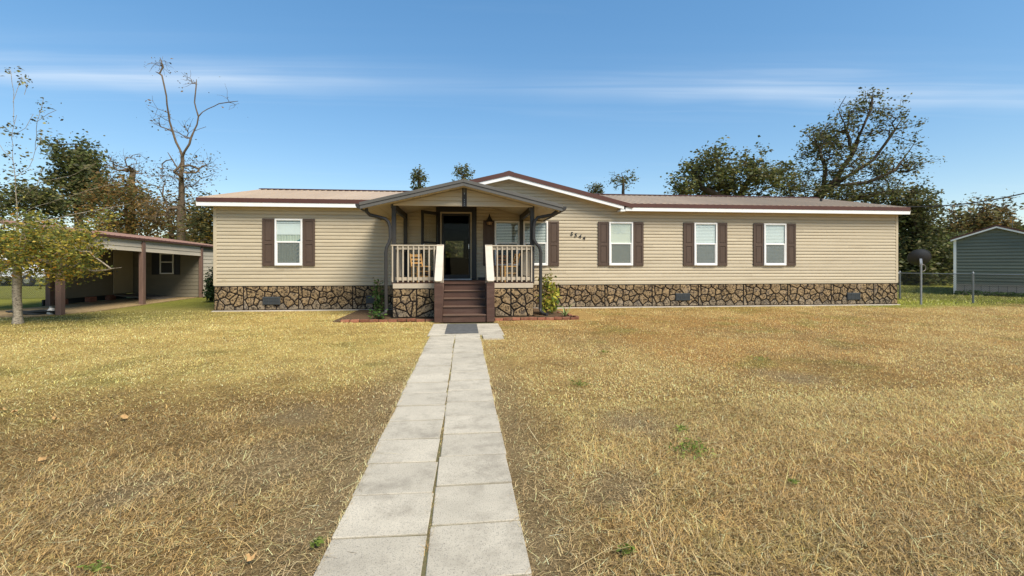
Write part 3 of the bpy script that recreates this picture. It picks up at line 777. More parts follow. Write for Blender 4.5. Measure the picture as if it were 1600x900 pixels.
obj('gable_ridge_cap', MB().prism([(AX - .16, AZ - .02), (AX, AZ + .03), (AX + .16, AZ - .02), (AX, AZ + .012)], 'y', YE - .034, YRG), M['drip'], house)
vp = P(1283, 312, 18.6)
obj('vent_pipe', MB().tube([(vp.x, vp.y, vp.z - .3), (vp.x, vp.y, vp.z + .04)], .05, 10), M['blackish'], house)

# windows with frame, panes, blinds; shutters
def window(x0, kind, z0=1.41, z1=2.87, wd=0.825):
    x1 = x0 + wd; y = YF - .085
    f = MB()
    t = .052
    f.box(x0, x0 + t, y, YF - .005, z0, z1).box(x1 - t, x1, y, YF - .005, z0, z1).box(x0 + t, x1 - t, y, YF - .005, z1 - t, z1).box(x0 + t, x1 - t, y - .01, YF - .005, z0, z0 + t)
    wn_ = obj('window', f, M['white'], house, bevel=.005)
    zm = z0 + (z1 - z0) * .505
    obj('meeting_rail', MB().box(x0 + t, x1 - t, y + .008, y + .05, zm - .022, zm + .022), M['white'], wn_, bevel=.004)
    obj('lower_sash', MB().box(x0 + t, x0 + t + .03, y + .016, y + .05, z0 + t, zm - .022).box(x1 - t - .03, x1 - t, y + .016, y + .05, z0 + t, zm - .022).box(x0 + t + .03, x1 - t - .03, y + .016, y + .05, z0 + t, z0 + t + .03), M['white'], wn_, bevel=.003)
    obj('pane', MB().box(x0 + t, x1 - t, y + .026, y + .029, zm + .022, z1 - t), M['glass'], wn_)
    obj('pane', MB().box(x0 + t + .03, x1 - t - .03, y + .030, y + .033, z0 + t + .03, zm - .022), M['glass'], wn_)
    obj('insect_screen', MB().box(x0 + t + .03, x1 - t - .03, y + .020, y + .0215, z0 + t + .03, zm - .022), M['screen'], wn_)
    obj('unlit_room_backing', MB().box(x0 + t, x1 - t, YF - .033, YF - .0305, z0 + t, z1 - t), M['dim_in'], wn_)  # dark sheet standing in for the unlit room behind the window
    a, b, lo, hi = x0 + t + .004, x1 - t - .004, z0 + t, z1 - t
    if kind in ('blind', 'dark_blind', 'part_blind'):
        bl = MB(); n = 27
        for i in range(n):
            zc = lo + (i + .5) * (hi - lo) / n
            tilt = .0225 if kind == 'blind' else .012
            bl.add([(a, YF - .047, zc - tilt), (b, YF - .047, zc - tilt), (b, YF - .036, zc + tilt), (a, YF - .036, zc + tilt)], [(0, 1, 2, 3)])
        obj('blind', bl, M['blind'], wn_, recalc=False)
    if kind == 'shade':
        obj('shade', MB().box(a, b, YF - .040, YF - .036, lo, hi), M['shade'], wn_)
        ar = MB()
        for i in range(11):
            th = math.pi * (i + .5) / 11
            cx = (a + b) / 2
            ar.tube([(cx + .05 * math.cos(th), YF - .042, hi - .34 + .05 * math.sin(th)), (cx + .30 * math.cos(th), YF - .044, hi - .34 + .30 * math.sin(th))], .006, 4)
        obj('curtain', ar, M['blind'], wn_)
    if kind == 'curtain':
        cu = MB(); n = 60; vs = []; fs = []
        for i in range(n + 1):
            xx = a + (b - a) * i / n; yy = YF - .042 + .005 * math.sin(i * .9) + .003 * math.sin(i * .37)
            vs += [(xx, yy, lo), (xx, yy, hi)]
            if i: fs.append((2*i-2, 2*i, 2*i+1, 2*i-1))
        cu.add(vs, fs); obj('curtain', cu, M['sheer'], wn_, recalc=False, smooth=True)
        obj('shade', MB().box(a, b, YF - .0525, YF - .0505, hi - .44, hi - .02).box(a, b, YF - .0545, YF - .0535, hi - .44, hi - .34).box(a, b, YF - .0545, YF - .0535, hi - .14, hi - .125), M['blind'], wn_)
        obj('blind_rail', MB().box(a, b, YF - .0555, YF - .0527, hi - .05, hi - .03).box(a, b, YF - .0555, YF - .0527, hi - .095, hi - .085), M['vent'], wn_)
        st = MB()
        for i in range(8):
            zc = lo + .02 + i * .125
            if zc + .15 > hi - .44: break
            st.add([(b - .125, YF - .0510, zc), (b - .01, YF - .0510, zc + .07), (b - .01, YF - .0510, zc + .14), (b - .125, YF - .0510, zc + .07)], [(0, 1, 2, 3)])
        obj('striped_drape', st, M['teal'], wn_)
    return wn_
def shutter(x0, wd=.36, z0=1.40, z1=2.88):
    y = YF - .030
    s = obj('shutter', MB().box(x0, x0 + wd, y - .018, y, z0, z1), M['shutter'], house, bevel=.004)
    t = .07; zm = (z0 + z1) / 2 - .02
    fr = MB()
    fr.box(x0, x0 + t, y - .032, y - .0185, z0, z1).box(x0 + wd - t, x0 + wd, y - .032, y - .0185, z0, z1)
    for a, b in ((z0, z0 + .10), (zm - .05, zm + .05), (z1 - .075, z1)): fr.box(x0 + t, x0 + wd - t, y - .0325, y - .0185, a, b)
    obj('frame', fr, M['shutter'], s, bevel=.003)
    for a, b in ((z0 + .10, zm - .05), (zm + .05, z1 - .075)):
        obj('raised_panel', MB().box(x0 + t + .025, x0 + wd - t - .025, y - .029, y - .0185, a + .025, b - .025), M['shutter'], s, bevel=.008)
    return s
for x0, kind, l_, r_ in ((-5.885, 'curtain', 1, 1), (0.975, 'dark_blind', 1, 0), (1.915, 'dark_blind', 0, 1), (4.82, 'shade', 1, 1), (7.81, 'blind', 1, 1), (10.35, 'blind', 1, 1)):
    window(x0, kind)
    if l_: shutter(x0 - .375)
    if r_: shutter(x0 + .825 + .015)
# front door: trim, jamb, threshold, storm door swung open
tr = MB().box(TRIM_X0, DX0 - .045, YF - .075, YF + .0, DZ0, DZ1 + .21).box(DX1 + .045, TRIM_X1, YF - .075, YF, DZ0, DZ1 + .21).box(DX0 - .045, DX1 + .045, YF - .075, YF, DZ1 + .05, DZ1 + .21)
door = obj('door_frame', tr, M['blackish'], house, bevel=.006)
obj('jamb', MB().box(DX0 - .045, DX0 - .005, YF - .05, YF + .12, DZ0, DZ1 + .005).box(DX1 + .005, DX1 + .045, YF - .05, YF + .12, DZ0, DZ1 + .005).box(DX0 - .045, DX1 + .045, YF - .05, YF + .12, DZ1 + .005, DZ1 + .05), M['tan_trim'], door, bevel=.004)
obj('threshold', MB().box(DX0 - .045, DX1 + .045, YF - .13, YF + .12, DZ0 - .02, DZ0 + .022), M['white'], door, bevel=.004)
fd = obj('front_door', MB().box(DX0 + .004, DX0 + .055, YF + .04, YF + .08, DZ0 + .03, DZ1).box(DX1 - .055, DX1 - .004, YF + .04, YF + .08, DZ0 + .03, DZ1).box(DX0 + .055, DX1 - .055, YF + .04, YF + .08, DZ1 - .07, DZ1).box(DX0 + .055, DX1 - .055, YF + .04, YF + .08, DZ0 + .03, DZ0 + .16), M['blackish'], house, bevel=.004)
obj('door_glass', MB().box(DX0 + .055, DX1 - .055, YF + .058, YF + .062, DZ0 + .16, DZ1 - .07), M['door_glass'], fd)
obj('handle', MB().tube([(DX1 - .05, YF - .01, DZ0 + 1.0), (DX1 - .05, YF - .01, DZ0 + 1.16)], .012, 6).box(DX1 - .065, DX1 - .035, YF - .005, YF + .04, DZ0 + 1.06, DZ0 + 1.09), M['chrome'], fd)
hx, hy_ = DX0 - .06, YF - .09
ux, uy = -.62, -.785                # direction of the opened door
def sd_pt(t, z_, o=0): return (hx + ux * t - uy * o, hy_ + uy * t + ux * o, z_)
SW = .84
st = MB(); z0, z1 = DZ0 + .02, DZ1 + .02
for (a, b) in (((0.05, z0), (0.05, z1)), ((SW - .05, z0), (SW - .05, z1))): st.beam(sd_pt(*a), sd_pt(*b), .035, .1, (ux, uy, 0))
for zc, hh in ((z0 + .14, .28), (z1 - .05, .1), ((z0 + z1) / 2 + .09, .05)): st.beam(sd_pt(.1, zc), sd_pt(SW - .1, zc), .033, hh)
storm = obj('storm_door', st, M['blackish'], house)
g_ = MB().beam(sd_pt(.1, (z0 + z1) / 2 + .09), sd_pt(SW - .1, (z0 + z1) / 2 + .09), .006, z1 - z0 - .38)
obj('storm_glass', g_, M['storm_glass'], storm)
hp = sd_pt(SW - .05, DZ0 + 1.05, .05)
obj('handle', MB().tube([(hp[0], hp[1], hp[2] - .07), (hp[0], hp[1], hp[2] + .07)], .014, 6), M['chrome'], storm)

# ------------------------------------------------------------------ front porch
YP = 12.58; PX0, PX1 = -1.93, 1.90; FLR = 0.95
porch = thing('front_porch', 'covered front porch with charcoal gable roof, cream railings and brown steps', 'porch', (0, 12.6, 0))
PAX, PAZ, PSL = -0.03, 3.665, 0.243; PE0, PE1 = -2.66, 2.60; PYF = 12.08
def pz(x): return PAZ - PSL * abs(x - PAX)
# roof slabs, double front fascia, soffit boards
for s, xe in ((-1, PE0), (1, PE1)):
    n = 5
    obj('roof_panel', MB().prism([(PAX, PAZ), (xe, pz(xe)), (xe, pz(xe) - .05), (PAX, PAZ - .05)], 'y', PYF + .012, YF - .06), M['charcoal_roof'], porch)
    obj('fascia', MB().prism([(PAX, PAZ + .008), (xe - s*-.012, pz(xe) + .006), (xe - s*-.012, pz(xe) - .075), (PAX, PAZ - .075)], 'y', PYF - .022, PYF + .010), M['charcoal_roof'], porch, bevel=.003)
    obj('fascia', MB().prism([(PAX, PAZ - .078), (xe, pz(xe) - .078), (xe, pz(xe) - .165), (PAX, PAZ - .165)], 'y', PYF - .004, PYF + .026), M['charcoal_roof'], porch, bevel=.003)
    nb_ = 14
    for k in range(nb_):          # ceiling boards, running front to back
        xa, xb = PAX + (xe - PAX) * k / nb_, PAX + (xe - PAX) * (k + 1) / nb_ - s * .006
        obj('soffit_board', MB().prism([(xa, pz(xa) - .135), (xb, pz(xb) - .135), (xb, pz(xb) - .15), (xa, pz(xa) - .15)], 'y', PYF + .03, YF - .055), M['soffit'], porch)
    obj('eave_beam', MB().box(min(xe, xe - s*.03), max(xe, xe - s*.03), PYF + .03, YF - .06, pz(xe) - .17, pz(xe) - .055), M['charcoal'], porch)
    gt = MB().prism([(xe, pz(xe) - .03), (xe + s*.11, pz(xe) - .03), (xe + s*.11, pz(xe) - .085), (xe + s*.07, pz(xe) - .145), (xe, pz(xe) - .145)], 'y', PYF + .0, YF - .08)
    gut = obj('gutter', gt, M['charcoal'], porch, bevel=.006)
    def pq(px, py, yy):
        rr_ = (px - 800) / 720; d = yy / (CT - rr_ * ST); return (d * (ST + rr_ * CT), yy, EYE + (413 - py) * d / 720)
    if s < 0:
        path = [pq(572, 323, 12.30), pq(573, 331, 12.33), pq(578, 336, 12.40), pq(592, 339, 12.45), pq(602, 342, 12.47), pq(607, 347, 12.47), pq(609.5, 355, 12.47), pq(610, 372, 12.47), pq(608, 379, 12.47), pq(604, 387, 12.46), pq(603, 395, 12.46), pq(603, 440, 12.46), pq(603.5, 484, 12.46), pq(602, 489, 12.42), pq(597, 491.5, 12.3), pq(592, 492, 12.2)]
    else:
        path = [pq(870, 324, 12.30), pq(869, 331, 12.33), pq(862, 336, 12.40), pq(848, 338.5, 12.44), pq(840, 340, 12.46), pq(835.5, 346, 12.46), pq(834, 356, 12.46), pq(834, 373, 12.45), pq(837.5, 380, 12.43), pq(843, 386, 12.42), pq(845, 394, 12.42), pq(844.5, 440, 12.42), pq(844, 482, 12.42), pq(845.5, 487, 12.38), pq(850, 490.5, 12.3), pq(855, 491.5, 12.2)]
    obj('downspout', MB().tube(path, .047, 8), M['charcoal'], porch, smooth=False)
# gable siding and king post
for a, b in ((PX0 + .05, PAX - .045), (PAX + .095, PX1 - .05)):
    for k in range(5):
        z0 = 3.045 + k * .115; z1 = z0 + .113
        lim = lambda zz_: (PAZ - .17 - zz_) / PSL
        q = []
        lo0, hi0, lo1, hi1 = max(a, PAX - lim(z0)), min(b, PAX + lim(z0)), max(a, PAX - lim(z1)), min(b, PAX + lim(z1))
        if hi0 - lo0 < .03: continue
        if z1 > PAZ - .17 or hi1 < lo1: hi1 = lo1 = (min(max(PAX, a), b)); z1 = min(z1, PAZ - .175 - PSL * abs(lo1 - PAX))
        yA, yB, yC = PYF + .42, PYF + .376, PYF + .413
        mb = MB().add([(lo0, yB, z0), (hi0, yB, z0), (hi1, yC, z1), (lo1, yC, z1), (lo0, yA + .02, z0), (hi0, yA + .02, z0), (hi1, yA + .02, z1), (lo1, yA + .02, z1)],
                      [(0,1,2,3),(7,6,5,4),(0,4,5,1),(1,5,6,2),(2,6,7,3),(3,7,4,0)])
        obj('gable_siding', mb, M['siding'], porch)
obj('gable_trim', MB().box(PX0 + .05, PAX - .045, PYF + .385, PYF + .44, 3.015, 3.045).box(PAX + .095, PX1 - .05, PYF + .385, PYF + .44, 3.015, 3.045).box(PAX - .062, PAX - .04, PYF + .386, PYF + .41, 3.02, 3.46).box(PAX + .09, PAX + .112, PYF + .386, PYF + .41, 3.02, 3.46), M['tan_trim'], porch)
kp = obj('king_post', MB().box(PAX - .038, PAX + .088, PYF + .37, PYF + .45, 3.0, PAZ - .165), M['charcoal'], porch, bevel=.004)
obj('bracket', MB().box(PAX - .005, PAX + .055, PYF + .355, PYF + .37, PAZ - .29, PAZ - .17), M['charcoal_roof'], kp)
nut = MB()
for i in range(4): nut.box(PAX + .015, PAX + .035, PYF + .36, PYF + .37, 3.03 + i * .05, 3.05 + i * .05)
nut.box(PAX + .012, PAX + .04, PYF + .355, PYF + .37, 3.33, 3.38); obj('bolt', nut, M['metal'], kp)
# posts, side beams, deck
for x_ in (PX0 + .05, PX1 - .05):
    for y_ in (YP, YF - .12):
        zt = pz(x_) - .15
        obj('post', MB().box(x_ - .055, x_ + .055, y_ - .055, y_ + .055, FLR, zt), M['charcoal'], porch, bevel=.005)
    obj('side_beam', MB().box(x_ - .045, x_ + .045, YP + .056, YF - .176, pz(x_) - .31, pz(x_) - .155), M['charcoal'], porch)
    obj('post_cap', MB().box(x_ - .075, x_ - .056, YP - .06, YP + .03, pz(x_) - .27, pz(x_) - .16), M['charcoal_roof'], porch)
for k in range(18):
    y0 = YP - .06 + k * .138
    if y0 + .13 > YF - .05: break
    obj('deck_board', MB().box(PX0, PX1, y0, y0 + .133, FLR - .03, FLR), M['brownwood'], porch)
SX0, SX1 = -.545, .545
for a, b in ((PX0 + .03, SX0 - .20), (SX1 + .20, PX1 - .03)):
    obj('band_board', MB().box(a, b, YP - .075, YP - .03, .805, FLR - .015), M['rail'], porch, bevel=.005)
obj('deck_frame', MB().box(PX0 + .06, PX1 - .06, YP + .02, YF - .16, .6, FLR - .034), M['brownwood'], porch)
PH = .775
sa, sb = PX0 + .02, SX0 - .19
skirting_panel(porch, sa, .63, YP - .05, .02, PH, stone_set(.63, PH, 51)); skirting_panel(porch, sa + .63, sb - sa - .63, YP - .05, .02, PH, stone_set(sb - sa - .63, PH, 52))
sa2, sb2 = SX1 + .19, PX1 - .02
skirting_panel(porch, sa2, .52, YP - .05, .02, PH, stone_set(.52, PH, 57)); skirting_panel(porch, sa2 + .52, sb2 - sa2 - .52, YP - .05, .02, PH, stone_set(sb2 - sa2 - .52, PH, 55))
obj('skirting_side', MB().box(PX0 + .02, PX0 + .05, YP - .02, YF - .1, 0, .79).box(PX1 - .05, PX1 - .02, YP - .02, YF - .1, 0, .79), M['stone_grey'], porch)
# railings
RT = 1.97
def rail_run(a, b, name='railing', first=None):
    """a railing from a to b (x,y): cap, sub rail, bottom rail, balusters on the outer face"""
    a, b = Vector((a[0], a[1], 0)), Vector((b[0], b[1], 0)); d = (b - a); L = d.length; d.normalize(); nrm = Vector((d.y, -d.x, 0))
    up = Vector((0, 0, 1))
    r0 = obj(name, MB().beam(a + up * (RT - .016), b + up * (RT - .016), .125, .032), M['rail'], porch, bevel=.004)
    obj('sub_rail', MB().beam(a + up * (RT - .08), b + up * (RT - .08), .036, .088), M['rail'], r0, bevel=.003)
    obj('bottom_rail', MB().beam(a + up * 1.06, b + up * 1.06, .036, .088), M['rail'], r0, bevel=.003)
    n = max(2, round(L / .137)); pb = base_of(porch); me = None
    for i in range(n):
        p = a + d * (L * (i + .3) / n) + nrm * .037
        if me is None:
            o = obj('baluster', MB().beam((0, 0, FLR + .022), (0, 0, RT - .034), .036, .036, (d.x, d.y, 0)), M['rail'], r0, local=True, bevel=.003); me = o
        else: o = dup(me)
        o.location = (p.x - pb.x, p.y - pb.y, 0)
    return r0
rail_run((PX0 - .02, YP - .02), (SX0 - .03, YP - .02)); rail_run((SX1 + .03, YP - .02), (PX1 + .02, YP - .02))
rail_run((PX0 + .04, YF - .2), (PX0 + .04, YP + .07)); rail_run((PX1 - .04, YP + .07), (PX1 - .04, YF - .2))
for x_ in (SX0 - .07, SX1 + .07): obj('rail_post', MB().box(x_ - .05, x_ + .05, YP - .05, YP + .05, FLR, RT - .034), M['rail'], porch, bevel=.004)
# steps: risers, treads, stringers, newels, sloped handrails
RZ = [0.0, .19, .38, .57, .76, FLR - .005]; YS = [11.62, 11.86, 12.10, 12.34, 12.56]
for k in range(5):
    obj('riser', MB().box(SX0, SX1, YS[k], YS[k] + .025, RZ[k], RZ[k + 1] - .033), M['brownwood'], porch)
    obj('tread', MB().box(SX0, SX1, YS[k] - .03, (YS[k + 1] if k < 4 else YS[k] + .12) + .0, RZ[k + 1] - .032, RZ[k + 1]), M['tread'], porch, bevel=.006)
for s, xo in ((-1, SX0 - .005), (1, SX1 + .005)):
    xi, xw = (xo - .045, xo) if s < 0 else (xo, xo + .045)
    obj('stringer', MB().prism([(11.75, 0), (YP - .05, 0), (YP - .05, FLR - .02), (YP - .15, FLR - .02), (11.75, .24)], 'x', xi, xw), M['brownwood'], porch)
    a, b = (xo - .20, xo) if s < 0 else (xo, xo + .20)
    obj('newel_post', MB().box(a, b, 11.57, 11.75, 0, .995), M['brownwood'], porch, bevel=.006)
    xm = (a + b) / 2
    hr = MB()
    q = []
    wd_, n = .19, 5
    A, B_ = Vector((xm, YP - .03, RT - .005)), Vector((xm, 11.545, 1.02))
    dd = (B_ - A).normalized(); nn = Vector((0, dd.z, -dd.y)); nn = nn if nn.z > 0 else -nn
    out = [(-wd_/2, 0), (-wd_/2, -((B_ - A).length - .06))]
    L = (B_ - A).length
    pr = [(-wd_/2, 0), (wd_/2, 0), (wd_/2, L - .05)] + [(wd_/2 - .05 + .05 * math.cos(t), L - .05 + .05 * math.sin(t)) for t in (R(30), R(60), R(90))] + [(-wd_/2 + .05 + .05 * math.cos(t), L - .05 + .05 * math.sin(t)) for t in (R(90), R(120), R(150))] + [(-wd_/2, L - .05)]
    top = [A + Vector((p_[0], 0, 0)) + dd * p_[1] + nn * .02 for p_ in pr]; bot = [t_ - nn * .04 for t_ in top]; m_ = len(pr)
    hr.add(top + bot, [tuple(range(m_)), tuple(range(2*m_-1, m_-1, -1))] + [(i, i+m_, (i+1) % m_ + m_, (i+1) % m_) for i in range(m_)])
    obj('handrail', hr, M['handrail'], porch)
    xi2 = xm - s * .06
    obj('stair_skirt', MB().prism([(11.76, .96), (YP - .06, 1.84), (YP - .06, 1.04), (11.76, .16)], 'x', xi2 - s*.0 - .012, xi2 + .012), M['rail'], porch)
# wall lantern by the window
lp = (.80, YF - .17)
lan = thing('wall_lantern', 'black carriage lantern on siding right of the front door', 'lantern', (lp[0], YF - .02, 2.75))
obj('back_plate', MB().box(lp[0] - .05, lp[0] + .05, YF - .045, YF - .015, 2.78, 2.98), M['blackish'], lan, bevel=.006)
obj('hood', MB().lathe([(.135, 0), (.12, .03), (.06, .13), (.03, .19), (.01, .27)], (lp[0], lp[1], 2.82), 10), M['blackish'], lan, smooth=False)
obj('glass', MB().lathe([(.07, 0), (.105, .10)], (lp[0], lp[1], 2.72), 10), M['copper'], lan)
cg = MB()
for i in range(6):
    t = i * math.pi / 3; cg.tube([(lp[0] + .075 * math.cos(t), lp[1] + .075 * math.sin(t), 2.70), (lp[0] + .113 * math.cos(t), lp[1] + .113 * math.sin(t), 2.825)], .008, 4)
cg.lathe([(.03, 0), (.085, .02), (.08, .03)], (lp[0], lp[1], 2.69), 10); obj('cage', cg, M['blackish'], lan)

# ladder-back chairs
def chair(label, x, y, rz, m, s=1.0, group='wooden chairs on the porch'):
    t = thing('wooden_chair', label, 'chair', (x, y, FLR + .002), rz, group)
    w_, d_, h_ = .38 * s, .36 * s, .43 * s
    for i in (-1, 1):
        obj('leg', MB().tube([(i*w_/2, -d_/2, 0), (i*w_/2, -d_/2, h_)], .019, 8), m, t, local=True)
        obj('leg', MB().tube([(i*w_/2*.9, d_/2, 0), (i*w_/2*.9, d_/2, h_), (i*w_/2*.92, d_/2 + .09*s, .80*s)], .019, 8), m, t, local=True)
        sr = MB()
        for zc in (.13, .25): sr.tube([(i*w_/2, -d_/2, zc*s), (i*w_/2*.9, d_/2, zc*s)], .011, 6)
        obj('stretcher', sr, m, t, local=True)
    fr = MB()
    for zc in (.16, .30): fr.tube([(-w_/2, -d_/2, zc*s), (w_/2, -d_/2, zc*s)], .012, 6)
    fr.tube([(-w_/2*.9, d_/2, .2*s), (w_/2*.9, d_/2, .2*s)], .012, 6)
    obj('rung', fr, m, t, local=True)
    obj('seat', MB().box(-w_/2 - .02, w_/2 + .02, -d_/2 - .025, d_/2 + .015, h_ - .01, h_ + .022), m, t, local=True, bevel=.008)
    for zc, hh in ((.53, .035), (.63, .04), (.74, .06)):
        yy = d_/2 + .09*s*(zc*s - h_)/(.80*s - h_)
        obj('back_slat', MB().box(-w_/2*.9, w_/2*.9, yy - .012, yy + .006, (zc - hh/2)*s*1.0, (zc + hh/2)*s + .012), m, t, local=True, bevel=.003)
    return t
chair('honey coloured ladder-back wooden chair on porch left of the front door', -1.24, 13.15, R(35), M['chairwood'])
chair('honey coloured ladder-back wooden chair on porch under the window, facing left', 1.24, 12.98, R(-75), M['chairwood'])
chair('darker reddish wooden chair behind the honey chair on right half of porch', 1.15, 14.45, R(-10), M['redwood'], 1.0)
bp_ = thing('blue_scoop', 'small bright blue plastic scoop lying on left half of the porch', 'scoop', (-.84, 13.4, FLR))
obj('bowl', MB().lathe([(.04, 0), (.07, .03), (.08, .075), (.074, .075), (.06, .03)], (-.84, 13.4, FLR + .004), 12), M['blue'], bp_)
obj('handle', MB().tube([(-.78, 13.4, FLR + .06), (-.70, 13.38, FLR + .12), (-.66, 13.37, FLR + .16)], .014, 6), M['blue'], bp_)
bt = obj('boot_tray', MB().box(.43, .72, 14.55, 14.9, FLR + .004, FLR + .012).box(.43, .72, 14.55, 14.57, FLR + .012, FLR + .09).box(.43, .45, 14.57, 14.9, FLR + .012, FLR + .09).box(.70, .72, 14.57, 14.9, FLR + .012, FLR + .09), M['blackish'])
tag(bt, 'small black boot tray on porch floor right of the front door', 'tray')

# house number: four separate figures stepping down to the right
hn = thing('house_number', 'black house number 5544 stepping down the siding right of the porch', 'house number', (3.3, YF - .03, 2.4))
for ch, px, py in (('5', 893, 365.8), ('5', 899.3, 367.8), ('4', 906, 369.8), ('4', 912.3, 372.6)):
    rr_ = (px - 800) / 720; d = (YF - .03) / (CT - rr_ * ST); xx = d * (ST + rr_ * CT); zc = EYE + (413 - py) * d / 720
    cv = bpy.data.curves.new('digit', 'FONT'); cv.body = ch; cv.size = .185; cv.extrude = .006; cv.align_x = 'CENTER'; cv.align_y = 'CENTER'; cv.shear = .12; cv.offset = .003; cv.bevel_depth = 0
    to = bpy.data.objects.new('digit', cv); COL.objects.link(to)
    me = bpy.data.meshes.new_from_object(to.evaluated_get(bpy.context.evaluated_depsgraph_get()))
    bpy.data.objects.remove(to); me.materials.clear(); me.materials.append(M['blackish'])
    o = link('digit', me, hn); o.location = (xx - 3.3, -.004, zc - 2.4); o.rotation_euler = (R(90), R(6), 0)
# cover plate low on the left siding
pl = obj('outlet_cover', MB().box(-7.45, -7.33, YF - .03, YF - .015, .95, .99), M['tan_trim'], house)

# ------------------------------------------------------------------ planting beds with brick edging
def brick_mesh(k):
    r = random.Random(k); bm = bmesh.new(); bmesh.ops.create_cube(bm, size=1); bmesh.ops.scale(bm, vec=(.21, .095, .075), verts=bm.verts)
    bmesh.ops.bevel(bm, geom=list(bm.edges), offset=.008, segments=1, affect='EDGES')
    for v_ in bm.verts: v_.co += Vector((r.uniform(-.004, .004), r.uniform(-.004, .004), r.uniform(-.004, .004)))
    me = bpy.data.meshes.new('brick'); bm.to_mesh(me); bm.free(); me.materials.append(M['brick']); return me
bms = [brick_mesh(k) for k in range(3)]
rb = random.Random(9)
def bed(label, poly, edge):
    cx = sum(p[0] for p in poly) / len(poly); cy = sum(p[1] for p in poly) / len(poly)
    t = thing('flower_bed', label, 'flower bed', (cx, cy, 0))
    obj('soil', MB().prism(poly, 'z', -.03, .022), M['mulch'], t)
    for (a, b) in edge:
        a, b = Vector((a[0], a[1], 0)), Vector((b[0], b[1], 0)); L = (b - a).length; n = max(1, round(L / .222)); ang = math.atan2(b.y - a.y, b.x - a.x)
        for i in range(n):
            p = a + (b - a) * ((i + .5) / n)
            o = link('brick', rb.choice(bms), t); o.location = (p.x - cx, p.y - cy, .020 + rb.uniform(-.012, .012)); o.rotation_euler = (rb.uniform(-.08, .08), rb.uniform(-.05, .05), ang + rb.uniform(-.07, .07))
    return t
bed('brick edged bed left of the porch steps with dark mulch', [(-3.3, 11.98), (-.78, 11.98), (-.78, 12.5), (-1.95, 12.5), (-1.95, 14.9), (-3.3, 14.9)], [((-3.1, 11.95), (-.77, 11.95))])
bed('brick edged bed right of the porch steps with dark mulch', [(.78, 11.98), (2.95, 11.98), (2.95, 14.0), (2.3, 14.9), (1.93, 14.9), (1.93, 12.5), (.78, 12.5)], [((.78, 11.95), (3.0, 11.95)), ((3.0, 12.05), (2.75, 13.4))])

# ------------------------------------------------------------------ foliage
def leaf_mesh(name, Pn, size, cols, m, parent, rs, flat=0.35, aspect=0.55, kind=None, droop=0.0, axis=None):
    """leaves with a fold, one colour each"""
    n = len(Pn)
    a = rs.randn(n, 3); a[:, 2] *= flat
    if axis is not None: a = axis + a * 0.55
    a[:, 2] -= droop
    a /= np.linalg.norm(a, axis=1)[:, None] + 1e-9
    b = rs.randn(n, 3); b -= a * (b * a).sum(1)[:, None]; b /= np.linalg.norm(b, axis=1)[:, None] + 1e-9
    c = np.cross(a, b)
    s = (size[0] + (size[1] * 1.25 - size[0]) * rs.rand(n) ** 1.7)[:, None]
    base = Pn - a * s * .5; tip = Pn + a * s * .5
    l_ = Pn + b * s * aspect * .5 + c * s * .10; r_ = Pn - b * s * aspect * .5 + c * s * .10
    V = np.stack([base, l_, tip, r_], 1).reshape(-1, 3); k = np.arange(n) * 4
    return np_mesh(name, V, [np.stack([k, k + 1, k + 2, k + 3], -1)], m, np.repeat(cols, 4, 0), parent, kind)
def palette(rs, n, cols, wts, jit=.22):
    idx = rs.choice(len(cols), n, p=np.array(wts) / sum(wts)); c = np.array(cols)[idx]
    return np.clip(c * (1 + jit * rs.randn(n))[:, None], .005, .8)
